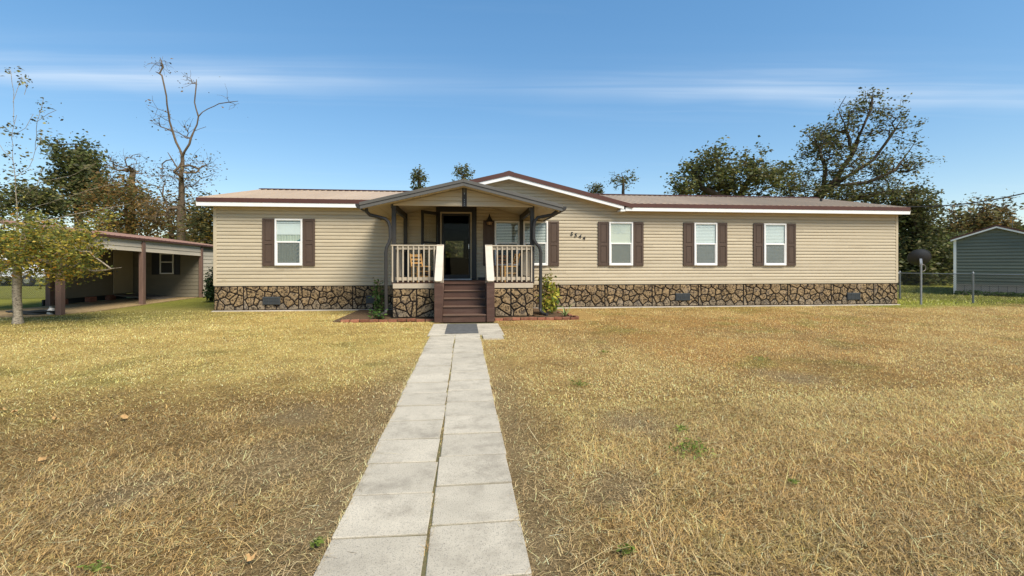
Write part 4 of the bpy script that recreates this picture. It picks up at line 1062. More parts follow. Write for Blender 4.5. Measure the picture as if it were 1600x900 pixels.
def grow_tree(label, cat_name, paths, blobs, n_cl, leaves, lsize, cols, wts, r0, seed, bark='bark', spread=.5, tip_r=.008, step=.6, twigs=3, twig_len=.7, lm='leaf', group=None, jit=.22, sparse=None, curve=.12, flat=.35, rmax=None, bare=0):
    """trunk paths given; limbs grow from the nearest wood to points scattered in the crown; twigs and leaves sit at their ends"""
    rs = np.random.RandomState(seed)
    base = Vector(paths[0][0])
    t = thing(cat_name, label, 'tree', base, 0, group)
    nodes = []; par = []; chains = []
    for pth in paths:
        ch = []
        pth = [np.array(p, float) for p in pth]
        if nodes:
            d0 = [np.linalg.norm(n - pth[0]) for n in nodes]; prev = int(np.argmin(d0)); ch.append(prev); pth = pth[1:] if d0[prev] < .3 else pth
        else: prev = -1
        last = nodes[prev] if prev >= 0 else None
        for p in pth:
            k = 1 if last is None else max(1, int(np.ceil(np.linalg.norm(p - last) / step)))
            for i in range(k):
                q = p if last is None else last + (p - last) * (i + 1) / k
                if last is not None and i < k - 1: q = q + rs.randn(3) * step * .04
                nodes.append(q); par.append(prev); prev = len(nodes) - 1; ch.append(prev)
            last = p
        chains.append(ch)
    n_trunk = len(nodes)
    tg = []
    wt = np.array([b[2] if len(b) > 2 else 1 for b in blobs], float); wt /= wt.sum()
    for _ in range(n_cl):
        b = blobs[rs.choice(len(blobs), p=wt)]
        v_ = rs.randn(3); v_ /= np.linalg.norm(v_); v_ *= rs.rand() ** (1 / 2.2)
        tg.append(np.array(b[0]) + v_ * np.array(b[1]))
    lo_start = paths[0][0][2]
    arr = np.array(nodes)
    tg.sort(key=lambda p: np.min(np.linalg.norm(arr - p, axis=1)))
    tips = []
    hmin = float(np.min([b[0][2] - b[1][2] for b in blobs]))
    for p in tg:
        arr = np.array(nodes); dist = np.linalg.norm(arr - p, axis=1)
        pen = np.maximum(0, arr[:, 2] - p[2]) * .6
        pen[:n_trunk] += np.where(arr[:n_trunk, 2] < min(hmin, arr[:n_trunk, 2].max() - .01) - .5, 3.0, 0)
        j = int(np.argmin(dist + pen)); a = arr[j]; L = dist[j]
        k = max(2, int(np.ceil(L / step))); ch = [j]; prev = j
        ctrl = (a + p) / 2 + np.array([0, 0, curve * L]) + rs.randn(3) * L * .13
        for i in range(1, k + 1):
            s = i / k; q = (1 - s)**2 * a + 2 * s * (1 - s) * ctrl + s * s * p + (rs.randn(3) * .05 * step if i < k else 0)
            nodes.append(q); par.append(prev); prev = len(nodes) - 1; ch.append(prev)
        chains.append(ch); tips.append(prev)
    cnt = np.zeros(len(nodes))
    for i in tips: cnt[i] += 1
    for ch in chains[:len(paths)]: cnt[ch[-1]] += 1
    for i in range(len(nodes) - 1, 0, -1):
        if par[i] >= 0: cnt[par[i]] += cnt[i]
    ex = math.log(max(r0 / tip_r, 1.2)) / math.log(max(cnt[0], 2))
    rad = tip_r * np.maximum(cnt, 1) ** ex
    mb = MB()
    for ci, ch in enumerate(chains):
        pts = [nodes[i] for i in ch]; rr_ = [rad[i] for i in ch]
        if len(pts) < 2: continue
        if ci >= len(paths) or ci > 0: rr_[0] = min(rr_[0], rr_[1] * 1.25)
        if ci == 0: rr_[0] *= 1.35
        big = rr_[min(1, len(rr_) - 1)]
        mb.tube(pts, rr_, 9 if big > .09 else (6 if big > .03 else 4), cap=False)
    ends = []; axes = []
    for i in tips:
        p = nodes[i]; d = p - nodes[par[i]]; d = d / (np.linalg.norm(d) + 1e-9)
        for _ in range(twigs):
            dd = d + rs.randn(3) * .75; dd /= np.linalg.norm(dd); q = p + dd * twig_len * rs.uniform(.4, 1.1)
            mid = (p + q) / 2 + rs.randn(3) * twig_len * .08
            mb.tube([p, mid, q], [tip_r * .8, tip_r * .6, tip_r * .35], 3, cap=False)
            ends += [mid, q, q]
        ends.append(p)
    tr = obj('trunk', mb, M[bark], t, smooth=True, recalc=False)
    if leaves:
        ends = np.array(ends)
        keepm = np.ones(len(ends)) if sparse is None else np.array([sparse(e) for e in ends])
        pr = keepm / keepm.sum()
        pick = rs.choice(len(ends), leaves, p=pr)
        pos = ends[pick] + rs.randn(leaves, 3) * spread
        leaf_mesh('crown', pos, lsize, palette(rs, leaves, cols, wts, jit), M[lm], t, rs, flat=flat)
    return t
def blob(px, py, d, rx, ry, rd=None, wt=1):
    """crown lobe at photo position px,py and depth d; radii in metres from pixel radii"""
    k = d / 720
    return (tuple(P(px, py, d)), (rx * k, rd if rd else rx * k, ry * k), wt)
def path(pts, d, seed=0, dep=.6, ground=None):
    r = random.Random(seed); out = []
    for i, (px, py) in enumerate(pts): out.append(P(px, py, d + (r.uniform(-dep, dep) if i else 0)))
    if ground is not None: out[0].z = ground
    return [tuple(p) for p in out]
YG = (0.37, 0.33, 0.06); YEL = (0.55, 0.40, 0.07); ORG = (0.42, 0.20, 0.03); GRN = (0.13, 0.15, 0.042); DGR = (0.075, 0.085, 0.032); OLV = (0.18, 0.16, 0.06); BRN = (0.28, 0.17, 0.06)
# young tree on the left lawn
d = 11.35
p_main = path([(28, 505), (27, 440), (26, 380), (27, 330), (24, 290), (20, 250), (18, 215), (22, 195), (21, 160), (17, 112)], d, 1, .05, -.02)
lower = [blob(28, 372, d, 52, 44, 1.0, 1.6), blob(85, 382, d, 50, 40, 1.0, 2.0), blob(130, 385, d - .2, 30, 26, .7, .9), blob(-20, 400, d, 46, 50, 1.0, 1.1), blob(50, 418, d, 48, 22, .9, .8), blob(105, 422, d - .1, 34, 18, .7, .6), blob(160, 350, d, 24, 18, .6, .25)]
grow_tree('young tree with pale trunk and yellow green leaves on the left lawn', 'young_tree',
          [p_main, path([(24, 283), (45, 262), (55, 235), (58, 190)], d, 2, .2), path([(25, 345), (50, 325), (90, 312), (165, 290), (190, 285)], d, 5, .3), path([(26, 360), (70, 345), (140, 330), (205, 318)], d, 6, .3), path([(20, 250), (5, 235), (-12, 215)], d, 7, .2), path([(26, 395), (80, 410), (150, 424), (190, 418)], d, 8, .3), path([(26, 300), (60, 285), (110, 275), (150, 255)], d, 9, .3)],
          lower, 165, 11500, (.045, .095), [YG, YEL, ORG, GRN, (0.16, 0.19, 0.04)], [4, 2.2, .6, 1.8, 4], .085, 5, bark='bark_pale', spread=.10, tip_r=.005, step=.25, twigs=3, twig_len=.27)
# sparse leaves of its top
rs = np.random.RandomState(77); pts = []
for px, py, s_, n_ in ((14, 112, 5, 16), (30, 112, 7, 12), (40, 128, 6, 26), (66, 160, 6, 14), (72, 180, 12, 36), (65, 215, 6, 30), (80, 208, 5, 8), (5, 205, 10, 24), (18, 205, 12, 30), (30, 200, 10, 10), (40, 245, 12, 16), (10, 262, 14, 30), (35, 262, 12, 24), (22, 235, 14, 24), (8, 285, 14, 30), (40, 290, 14, 26), (60, 280, 10, 16), (55, 305, 16, 40), (15, 312, 18, 50), (80, 300, 14, 30)):
    for _ in range(n_): pts.append(P(px + rs.randn() * s_, py + rs.randn() * s_ * .8, d + rs.randn() * .25))
yt = bpy.data.objects['young_tree']
leaf_mesh('upper_crown', np.array(pts), (.05, .095), palette(rs, len(pts), [OLV, (0.07, .065, .03), YG], [3, 3, 1]), M['leaf'], yt, rs)
tw = MB()
for ch in ([(18, 213), (30, 206), (40, 200), (52, 178)], [(22, 195), (26, 180)], [(17, 112), (15, 108)], [(20, 160), (34, 120), (42, 135), (38, 148)], [(58, 190), (66, 165), (68, 152)], [(58, 190), (75, 178), (88, 172)], [(55, 235), (62, 222), (66, 205)], [(24, 320), (45, 300), (58, 290), (66, 262)]):
    tw.tube([P(a, b, d) for a, b in ch], .006, 4)
obj('upper_twigs', tw, M['bark_pale'], yt)
BG = 'trees behind the house and shed'
# tall bare tree
d = 27.5
grow_tree('tall almost leafless tree with forked top rising behind the shed', 'bare_tree',
          [path([(284, 440), (283, 360), (284, 300), (285, 245)], d, 1, .1, 0), path([(285, 245), (275, 222), (265, 190), (260, 150), (253, 118), (243, 112)], d, 2, .3), path([(253, 118), (255, 104), (250, 90)], d, 12, .2), path([(285, 245), (296, 225), (303, 205), (310, 182), (325, 170), (342, 162), (372, 158)], d, 3, .3), path([(310, 182), (304, 160), (306, 140), (307, 124)], d, 4, .3), path([(280, 275), (262, 238)], d, 5, .3), path([(305, 200), (322, 198)], d, 15, .2)],
          [blob(262, 275, d, 34, 28, 1.6, 1.3), blob(308, 270, d, 30, 26, 1.5, 1.0), blob(300, 320, d, 36, 30, 1.6, 1.0), blob(268, 330, d, 32, 26, 1.5, 1.0), blob(262, 190, d, 16, 25, .8, .35), blob(250, 100, d, 10, 10, .5, .25), blob(303, 130, d, 10, 12, .5, .2), blob(360, 160, d, 16, 7, .5, .2), blob(285, 208, d, 24, 20, .9, .3)],
          120, 1500, (.08, .17), [BRN, OLV, (0.07, .055, .035)], [3, 2, 3], .22, 8, bark='bark', spread=.26, tip_r=.014, step=.7, twigs=3, twig_len=.8, group=BG, sparse=lambda e: 1.0 if e[2] < 8 else .25)
# dark evergreen
d = 40
grow_tree('dark green bushy evergreen tree left of the bare tree', 'evergreen_tree',
          [path([(125, 440), (122, 330), (118, 225)], d, 1, .2, 0)],
          [blob(113, 245, d, 24, 22, 1.6, 1.3), blob(128, 262, d, 24, 24, 1.6, 1.3), blob(108, 275, d, 26, 18, 1.6, 1), blob(140, 298, d, 34, 22, 2, 1.4), blob(112, 312, d, 30, 26, 2, 1.2), blob(95, 232, d, 12, 10, .8, .35)],
          100, 8500, (.18, .38), [DGR, GRN, OLV], [3, 3, 2], .3, 9, bark='bark_dark', spread=.34, tip_r=.02, step=.8, twigs=2, twig_len=.8, lm='leaf_dark', group=BG)
def simple_tree(label, name, d, trunk, blobs, ncl, nl, ls, cols, wts, r0, seed, **k):
    return grow_tree(label, name, [path(trunk, d, seed, .2, 0)], [blob(b[0], b[1], d, b[2], b[3], b[4], b[5] if len(b) > 5 else 1) for b in blobs], ncl, nl, ls, cols, wts, r0, seed, group=BG, **k)
simple_tree('small leafless tree between the evergreen and the tall bare tree', 'bare_tree', 36, [(207, 440), (207, 340), (206, 290), (208, 268)],
            [(190, 262, 22, 20, 1), (210, 255, 12, 22, 1), (178, 250, 12, 14, .8, .5)], 40, 130, (.12, .2), [BRN, (0.07, .055, .035)], [1, 2], .2, 14, bark='bark', spread=.15, tip_r=.014, step=.6, twigs=3, twig_len=.7)
simple_tree('olive brown tree directly behind the shed roof', 'autumn_tree', 33, [(205, 440), (200, 350), (195, 310)],
            [(180, 300, 34, 26, 1.6), (215, 318, 34, 26, 1.6), (165, 335, 34, 28, 1.6), (225, 345, 34, 22, 1.6), (195, 360, 40, 26, 1.6)], 120, 8500, (.12, .26), [OLV, BRN, (0.26, .15, .035), GRN], [3, 3, 1.6, 1.4], .22, 15, spread=.34, tip_r=.014, step=.6, twigs=2, twig_len=.6)
simple_tree('russet leaved tree beside the left end of the house roof', 'autumn_tree', 32, [(268, 440), (268, 370), (262, 320)],
            [(265, 330, 32, 24, 1.5), (295, 345, 30, 22, 1.5), (248, 352, 34, 24, 1.6), (310, 370, 26, 30, 1.4)], 80, 3600, (.12, .24), [BRN, (0.30, .175, .04), OLV], [3, 2, 2], .18, 16, spread=.34, tip_r=.012, step=.6, twigs=2, twig_len=.6)
simple_tree('green and orange bushy tree tucked against the left house corner', 'autumn_tree', 27, [(322, 440), (322, 380)],
            [(322, 335, 18, 16, 1, .7), (318, 362, 24, 20, 1.2), (335, 378, 20, 22, 1.2), (338, 340, 22, 22, 1.2)], 60, 3600, (.12, .24), [OLV, DGR, (0.26, .17, .03)], [3, 3, 1.4], .14, 17, spread=.3, tip_r=.012, step=.5, twigs=2, twig_len=.5)
simple_tree('dark leafy tree behind the young tree at left', 'evergreen_tree', 36, [(40, 440), (40, 360), (52, 320)],
            [(52, 305, 28, 14, 1.4), (20, 322, 34, 18, 1.6), (72, 318, 22, 16, 1.4), (45, 345, 45, 24, 2)], 70, 4200, (.16, .34), [DGR, OLV, GRN], [3, 2, 2], .2, 18, bark='bark_dark', spread=.36, tip_r=.015, step=.6, twigs=2, twig_len=.7, lm='leaf_dark')
# live oak on the right, limbs sweeping up to the right
d = 33
grow_tree('large live oak with limbs sweeping up to the right above the house roof', 'oak_tree',
          [path([(1262, 450), (1260, 380), (1262, 335), (1285, 300)], d, 1, .3, 0), path([(1285, 300), (1310, 275), (1332, 240), (1348, 200), (1362, 165), (1364, 138)], d, 2, .8), path([(1285, 300), (1325, 275), (1365, 250), (1390, 215), (1420, 170)], d, 3, .8), path([(1310, 290), (1355, 285), (1400, 265), (1428, 225), (1432, 205)], d, 4, .8), path([(1270, 320), (1330, 312), (1390, 300), (1440, 290)], d, 5, .8), path([(1332, 240), (1322, 205), (1310, 170), (1322, 150)], d, 6, .8), path([(1285, 300), (1290, 265), (1280, 230), (1262, 212)], d, 7, .8), path([(1262, 335), (1330, 335), (1400, 345), (1425, 360)], d, 8, .8)],
          [blob(1330, 205, d, 48, 34, 2.2, 1.6), blob(1282, 225, d, 34, 30, 2, 1.3), blob(1345, 165, d, 24, 26, 1.4, .6), blob(1385, 190, d, 24, 22, 1.5, .6), blob(1300, 262, d, 50, 26, 2.4, 1.6), blob(1375, 262, d, 44, 30, 2.4, 1.2), blob(1410, 215, d, 18, 30, 1.4, .4), blob(1425, 260, d, 22, 20, 1.4, .6), blob(1340, 305, d, 70, 24, 3, 2.0), blob(1405, 308, d, 44, 24, 2.2, 1.6), blob(1420, 345, d, 30, 26, 2, 1.1), blob(1262, 298, d, 40, 22, 2, 1.1), blob(1236, 290, d, 22, 16, 1.4, .6)],
          360, 15000, (.11, .25), [OLV, DGR, GRN, (0.13, .12, .045)], [3, 3, 2, 1.5], .42, 21, bark='bark_dark', spread=.2, tip_r=.017, step=.7, twigs=3, twig_len=.75, lm='leaf_dark', group=BG, curve=.05, sparse=lambda e: 1.0 if e[2] < 7.0 else .62)
d = 31
grow_tree('rounded dense oak behind the right half of the house roof', 'oak_tree',
          [path([(1140, 450), (1142, 360), (1138, 310), (1125, 280)], d, 1, .3, 0), path([(1140, 330), (1165, 290), (1180, 260)], d, 2, .5), path([(1138, 310), (1110, 300), (1075, 285)], d, 3, .5)],
          [blob(1118, 258, d, 32, 26, 1.8, 1.6), blob(1172, 264, d, 38, 22, 1.8, 1.5), blob(1140, 290, d, 60, 22, 2.4, 2), blob(1200, 282, d, 30, 20, 1.6, .9), blob(1085, 272, d, 18, 14, 1.2, .4), blob(1062, 292, d, 22, 12, 1.4, .7), blob(1222, 268, d, 18, 12, 1, .3)],
          120, 8800, (.13, .28), [OLV, DGR, GRN, (0.13, .13, .04)], [3, 2.4, 3, 1.6], .4, 22, bark='bark_dark', spread=.26, tip_r=.016, step=.6, twigs=2, twig_len=.6, lm='leaf_dark', group=BG)
simple_tree('dense dark tree between the right house corner and the green house', 'evergreen_tree', 33, [(1440, 450), (1438, 400), (1435, 370)],
            [(1420, 345, 30, 28, 1.6), (1440, 385, 40, 30, 2), (1415, 410, 34, 28, 1.8), (1465, 412, 36, 24, 1.8), (1430, 432, 60, 14, 2)], 130, 10500, (.16, .34), [DGR, GRN, OLV], [3, 2, 2], .25, 23, bark='bark_dark', spread=.36, tip_r=.015, step=.6, twigs=2, twig_len=.6, lm='leaf_dark')
simple_tree('low dark thicket tree beside the white corner of the green house', 'evergreen_tree', 36, [(1490, 450), (1490, 420)],
            [(1480, 395, 26, 26, 1.6), (1478, 425, 34, 18, 1.8)], 60, 4200, (.16, .34), [DGR, GRN, OLV], [3, 2, 2], .18, 24, bark='bark_dark', spread=.34, tip_r=.015, step=.6, twigs=2, twig_len=.6, lm='leaf_dark')
d = 42
grow_tree('spreading brown green tree rising behind the green house', 'oak_tree',
          [path([(1515, 450), (1515, 370), (1520, 350)], d, 1, .2, 0), path([(1515, 360), (1500, 335), (1478, 325)], d, 2, .4), path([(1520, 350), (1532, 330), (1556, 322), (1575, 330)], d, 3, .4)],
          [blob(1518, 345, d, 34, 18, 2, 1.6), blob(1495, 358, d, 26, 14, 1.6, .8), blob(1545, 345, d, 24, 14, 1.5, .7), blob(1525, 325, d, 44, 10, 1.6, .4), blob(1565, 328, d, 12, 6, .8, .2)],
          90, 3600, (.18, .36), [OLV, (0.09, .075, .035), BRN], [3, 2, 1.5], .3, 25, bark='bark_dark', spread=.34, tip_r=.02, step=.8, twigs=3, twig_len=.9, group=BG)
for lab, px, py, rx, ry, sd_, dd in (('small open crowned treetop over the left slope of the porch roof', 655, 276, 11, 9, 31, 46), ('round treetop just above the porch roof peak', 724, 271, 16, 7, 32, 46), ('little round treetop left of the taller one above the right roof', 930, 296, 10, 6, 33, 50), ('open treetop standing tallest above the middle of the roof', 973, 282, 17, 16, 34, 48)):
    tr_ = [(px, 440), (px + 1, 340), (px, py + 4)] if sd_ != 34 else [(px, 440), (px + 2, 340), (px + 1, 290), (px - 2, 270)]
    simple_tree(lab, 'oak_tree', dd, tr_, [(px, py, rx, ry, 1.4), (px, py + ry * 2.4, rx * .8, ry * 1.0, 1.0)], 40, 1150, (.13, .28), [OLV, GRN, DGR], [3, 2, 2], .25, sd_, bark='bark_dark', spread=.16, tip_r=.018, step=.8, twigs=3, twig_len=.42)
# sunlit yellow-green shrubs seen through the rear window
simple_tree('yellow green bushy tree in the back yard seen through the house', 'yard_tree', 33, [(712, 440), (711, 400)],
            [(711, 392, 24, 22, 1.5), (700, 412, 30, 20, 1.5), (725, 410, 30, 20, 1.5)], 70, 5000, (.16, .34), [(0.24, .22, .07), (0.18, .19, .06), (0.28, .22, .08)], [3, 2, 2], .16, 41, spread=.36, tip_r=.014, step=.6, twigs=2, twig_len=.6)
# far belt of trees on the horizon
rs = np.random.RandomState(5); n = 26000
th_ = rs.rand(n) * math.radians(150) - math.radians(75); rr_ = 150 + rs.rand(n) * 14
hgt = 7 + 5 * fbm(th_ * 14 + 3, th_ * 0 + 1, 6)
far_p = np.stack([np.sin(th_) * rr_, np.cos(th_) * rr_, hgt * rs.rand(n) ** .7], -1)
fo = leaf_mesh('distant_treeline', far_p, (1.2, 2.4), palette(rs, n, [OLV, DGR, BRN, GRN], [3, 3, 1.5, 2]), M['leaf_dark'], None, rs, kind='stuff')
tag(fo, 'far belt of dark trees along the horizon', 'treeline')

# shrubs by the porch
def shrub(label, name, base, blobs_, nst, nl, ls, cols, wts, seed, droop=.3, spread=.06, aspect=.5):
    rs = np.random.RandomState(seed); t = thing(name, label, 'shrub', base)
    mb = MB(); pts = []; ax = []
    for i in range(nst):
        b = blobs_[rs.randint(len(blobs_))]; v_ = rs.randn(3); v_ /= np.linalg.norm(v_); v_ *= rs.rand() ** .4
        tip = np.array(b[0]) + v_ * np.array(b[1]); b0 = np.array(base) + np.array([rs.randn() * .05, rs.randn() * .05, 0])
        mid = (b0 * .45 + tip * .55) + rs.randn(3) * .05; mid[2] = b0[2] + (tip[2] - b0[2]) * .6
        mb.tube([b0, mid, tip], [.009, .006, .003], 4)
        for s in rs.rand(nl // nst):
            s = .3 + .7 * s; q = (1-s)**2 * b0 + 2*s*(1-s) * mid + s*s * tip
            pts.append(q + rs.randn(3) * spread)
    obj('stem', mb, M['bark'], t)
    pts = np.array(pts)
    leaf_mesh('foliage', pts, ls, palette(rs, len(pts), cols, wts), M['leaf'], t, rs, droop=droop, aspect=aspect)
    return t
def bl(px, py, yy, rx, rz):
    rr_ = (px - 800) / 720; d = yy / (CT - rr_ * ST); k = d / 720
    return ((d * (ST + rr_ * CT), yy, EYE + (413 - py) * d / 720), (rx * k, rx * k * .8, rz * k))
shrub('leafy green climbing shrub between the left downspout and the siding', 'green_shrub', (-2.33, 13.2, 0), [bl(593, 450, 13.2, 9, 16), bl(594, 470, 13.1, 10, 14), bl(588, 462, 13.2, 10, 16), bl(590, 436, 13.3, 9, 9)], 34, 330, (.07, .13), [(0.06, .12, .03), (0.10, .17, .035), (0.04, .075, .02)], [3, 2, 2], 61)
shrub('yellow green croton shrub beside the right downspout', 'croton_shrub', (2.42, 13.0, 0), [bl(855, 438, 13.0, 13, 15), bl(853, 460, 12.9, 14, 18), bl(866, 462, 13.0, 11, 16), bl(850, 475, 12.8, 9, 10), bl(866, 448, 13.1, 7, 10)], 60, 900, (.08, .15), [(0.52, .46, .07), (0.30, .34, .05), (0.12, .18, .035), (0.45, .30, .10)], [4, 3, 2, 1], 62, droop=.5)
shrub('low green seedlings in the left brick edged bed', 'seedling_patch', (-2.2, 12.4, .02), [bl(583, 492, 12.4, 12, 3), bl(590, 493, 12.3, 14, 3)], 16, 130, (.05, .09), [(0.07, .16, .03), (0.12, .2, .04)], [1, 1], 63, droop=-.2)
shrub('dark evergreen bush at the corner between shed and house', 'evergreen_bush', tuple(P(330, 470, 18.6))[:2] + (0,), [bl(329, 432, 18.6, 9, 14), bl(328, 450, 18.6, 10, 14), bl(333, 418, 18.6, 6, 9), bl(326, 455, 18.4, 7, 9)], 50, 900, (.07, .13), [(0.03, .06, .022), (0.05, .085, .03)], [1, 1], 64, droop=0)
# strap-leaved plant
sp = thing('spider_plant', 'strap leaved spider plant in the right brick edged bed', 'plant', (2.72, 12.35, .02))
rs = np.random.RandomState(3)
for i in range(13):
    az = 2 * math.pi * i / 13 + rs.randn() * .25; L = rs.uniform(.45, .75); rise = rs.uniform(.5, 1.3)
    lf = MB(); vs = []; fs = []
    for k in range(6):
        s = k / 5; rr_ = L * s * .75; zz_ = L * (rise * s - .85 * s * s * rise * .75); wv = .017 * (1 - s * .92)
        c = Vector((2.72 + math.cos(az) * rr_, 12.35 + math.sin(az) * rr_, .03 + zz_)); sd_ = Vector((-math.sin(az), math.cos(az), 0)) * wv
        vs += [c - sd_, c + sd_]
        if k: fs.append((2*k-2, 2*k, 2*k+1, 2*k-1))
    lf.add(vs, fs)
    me_o = obj('leaf', lf, M['strap'] if 'strap' in M else M.setdefault('strap', mat('pale_green_strap_leaf', (0.26, .33, .12), .5, .3, var=.3, vscale=20)), sp, recalc=False)
# weeds, tufts and fallen leaves on the lawn
def tuft(label, px, py, w_px, n, cols, seed):
    rs = np.random.RandomState(seed); d = 720 * EYE / (py - 413); c = P(px, py, d); k = d / 720
    t = thing('weed_tuft', label, 'weed', (c.x, c.y, 0), 0, 'green weed tufts on the dry lawn')
    n = int(n * .6); pos = np.stack([c.x + rs.randn(n) * w_px * k * .45, c.y + rs.randn(n) * w_px * k * .5, .012 + rs.rand(n) * .03], -1)
    leaf_mesh('foliage', pos, (.02, .05), palette(rs, n, cols, [1] * len(cols)), M['leaf'], t, rs, flat=.6, aspect=.3)
GW = [(0.20, 0.28, .05), (0.26, .32, .07), (0.32, .32, .10)]
for lab, px, py, wp, n in (('bright green weed tuft on the right lawn closest to the walkway', 904, 602, 15, 150), ('thin green weed patch far out on the middle of right lawn', 1190, 563, 14, 90), ('small green weed near the bed right of the porch', 944, 551, 9, 60), ('sparse green patch on the right lawn midway to the viewer', 1085, 705, 34, 260), ('green sprig left of the sparse patch, higher up the right lawn', 1065, 674, 14, 70), ('low green weed in the thatch at lower middle right', 980, 866, 12, 50), ('tiny weed on the right lawn near the bottom', 1238, 757, 8, 40), ('small weed beside the lower left end of the walkway', 497, 853, 9, 40), ('green sprigs at the bottom left of the dry lawn', 150, 893, 16, 50), ('yellowish weed left of the steps', 637, 516, 16, 70)):
    tuft(lab, px, py, wp, n, GW, px)
def dead_leaf(label, px, py, s, seed):
    rs = random.Random(seed); d = 720 * EYE / (py - 413); c = P(px, py, d); s *= .7; mb = MB(); n = 10; vs = [(c.x, c.y, .03)]
    for i in range(n):
        t = 2 * math.pi * i / n; r_ = s * (1 if i % 2 else .62) * rs.uniform(.8, 1.1); vs.append((c.x + r_ * math.cos(t), c.y + r_ * math.sin(t) * .8, .018 + rs.uniform(0, .035)))
    mb.add(vs, [(0, i + 1, (i + 1) % n + 1) for i in range(n)])
    o = obj('fallen_leaf', mb, M['dead'] if 'dead' in M else M.setdefault('dead', mat('dry_orange_leaf', (0.45, .28, .12), .8, .1, var=.3, vscale=30)), recalc=False)
    tag(o, label, 'leaf', 'fallen leaves on the dry lawn'); return o
for lab, px, py, s in (('dry orange leaf on brown thatch, largest and lowest of the fallen leaves', 68, 722, .06), ('dry tan leaf on left lawn between yellow and brown grass', 194, 657, .06), ('curled orange leaf at far left edge of the lawn', 24, 648, .06), ('second curled leaf touching the left picture edge', 4, 644, .05), ('rusty leaf left of the tan leaf on the left lawn', 86, 659, .05), ('pale dry leaf on brown thatch near the walkway', 300, 820, .04), ('pale leaf on right lawn above the bald patch', 1012, 664, .04), ('small yellow leaf on the right lawn beside the walkway', 987, 648, .035), ('orange leaf in the thatch at bottom left', 392, 880, .04)):
    dead_leaf(lab, px, py, s, px)

# ------------------------------------------------------------------ open sided shed on the left
shed = thing('shed', 'open sided shed with brown posts, pale sided fascia and brown metal roof', 'shed', (-12.5, 18, 0))
SXF, SXB, SY0, SY1, SYE = -11.6, -14.4, 14.5, 21.7, 25.2
def fz_top(y): return 2.42 - .018 * (y - 15.3)
def fz_bot(y): return 1.99 - .024 * (y - 14.5)
# fascia boards, three courses running along the open front
for k in range(3):
    a0, a1 = fz_bot(SY0 - .3) + (fz_top(SY0 - .3) - fz_bot(SY0 - .3)) * k / 3, fz_bot(SY0 - .3) + (fz_top(SY0 - .3) - fz_bot(SY0 - .3)) * (k + 1) / 3 - .002
    b0, b1 = fz_bot(SY1) + (fz_top(SY1) - fz_bot(SY1)) * k / 3, fz_bot(SY1) + (fz_top(SY1) - fz_bot(SY1)) * (k + 1) / 3 - .002
    ya, yb = SY0 - .3, SY1 - .06
    mb = MB().add([(SXF + .03, ya, a0), (SXF + .03, yb, b0), (SXF + .014, yb, b1), (SXF + .014, ya, a1), (SXF - .02, ya, a0), (SXF - .02, yb, b0), (SXF - .02, yb, b1), (SXF - .02, ya, a1)], [(0,1,2,3),(7,6,5,4),(0,4,5,1),(1,5,6,2),(2,6,7,3),(3,7,4,0)])
    obj('fascia_board', mb, M['shed_siding'], shed)
ya, yb = SY0 - .42, SYE + .2
rf = MB()
nrib = 40
def rz_(x, y): return fz_top(y) + .02 + (SXF + .08 - x) * .14
obj('roof_deck', MB().add([(SXF + .08, ya, rz_(SXF + .08, ya) - .02), (SXF + .08, yb, rz_(SXF + .08, yb) - .02), (-15.2, yb, rz_(-15.2, yb) - .02), (-15.2, ya, rz_(-15.2, ya) - .02)] + [(SXF + .08, ya, rz_(SXF + .08, ya) - .06), (SXF + .08, yb, rz_(SXF + .08, yb) - .06), (-15.2, yb, rz_(-15.2, yb) - .06), (-15.2, ya, rz_(-15.2, ya) - .06)], [(0,1,2,3),(7,6,5,4),(0,4,5,1),(1,5,6,2),(2,6,7,3),(3,7,4,0)]), M['post'], shed)
npan = 12
for k in range(npan):
    y0_, y1_ = ya + (yb - ya) * k / npan, ya + (yb - ya) * (k + 1) / npan
    mb = MB(); vs = []; fs = []
    prof = []
    for j in range(4):
        c = y0_ + (y1_ - y0_) * j / 4 + .02; prof += [(c, 0), (c + .015, .02), (c + .045, .02), (c + .06, 0)]
    prof = [(y0_, 0)] + prof + [(y1_, 0)]
    for (xx) in (SXF + .10, -15.22):
        for (yy, h) in prof: vs.append((xx, yy, rz_(xx, yy) + h - .018))
    n_ = len(prof); fs = [(i, i + 1, i + 1 + n_, i + n_) for i in range(n_ - 1)]
    mb.add(vs, fs); obj('roof_panel', mb, M['shed_roof'], shed, recalc=False)
obj('edge_trim', MB().beam((SXF + .105, ya, rz_(SXF + .1, ya) - .045), (SXF + .105, yb, rz_(SXF + .1, yb) - .045), .02, .07), M['drip'], shed)
for y_, s_ in ((14.55, .155), (17.95, .15), (21.68, .13)):
    obj('post', MB().box(SXF - s_/2, SXF + s_/2, y_ - s_/2, y_ + s_/2, -.05, fz_top(y_) - .1), M['post'], shed, bevel=.008)
obj('post', MB().box(SXB - .08, SXB + .08, 14.5, 14.66, -.05, 2.7), M['post'], shed)
obj('post', MB().box(SXB - .12, SXB + .03, 17.62, 17.79, -.05, 2.7), M['post'], shed)
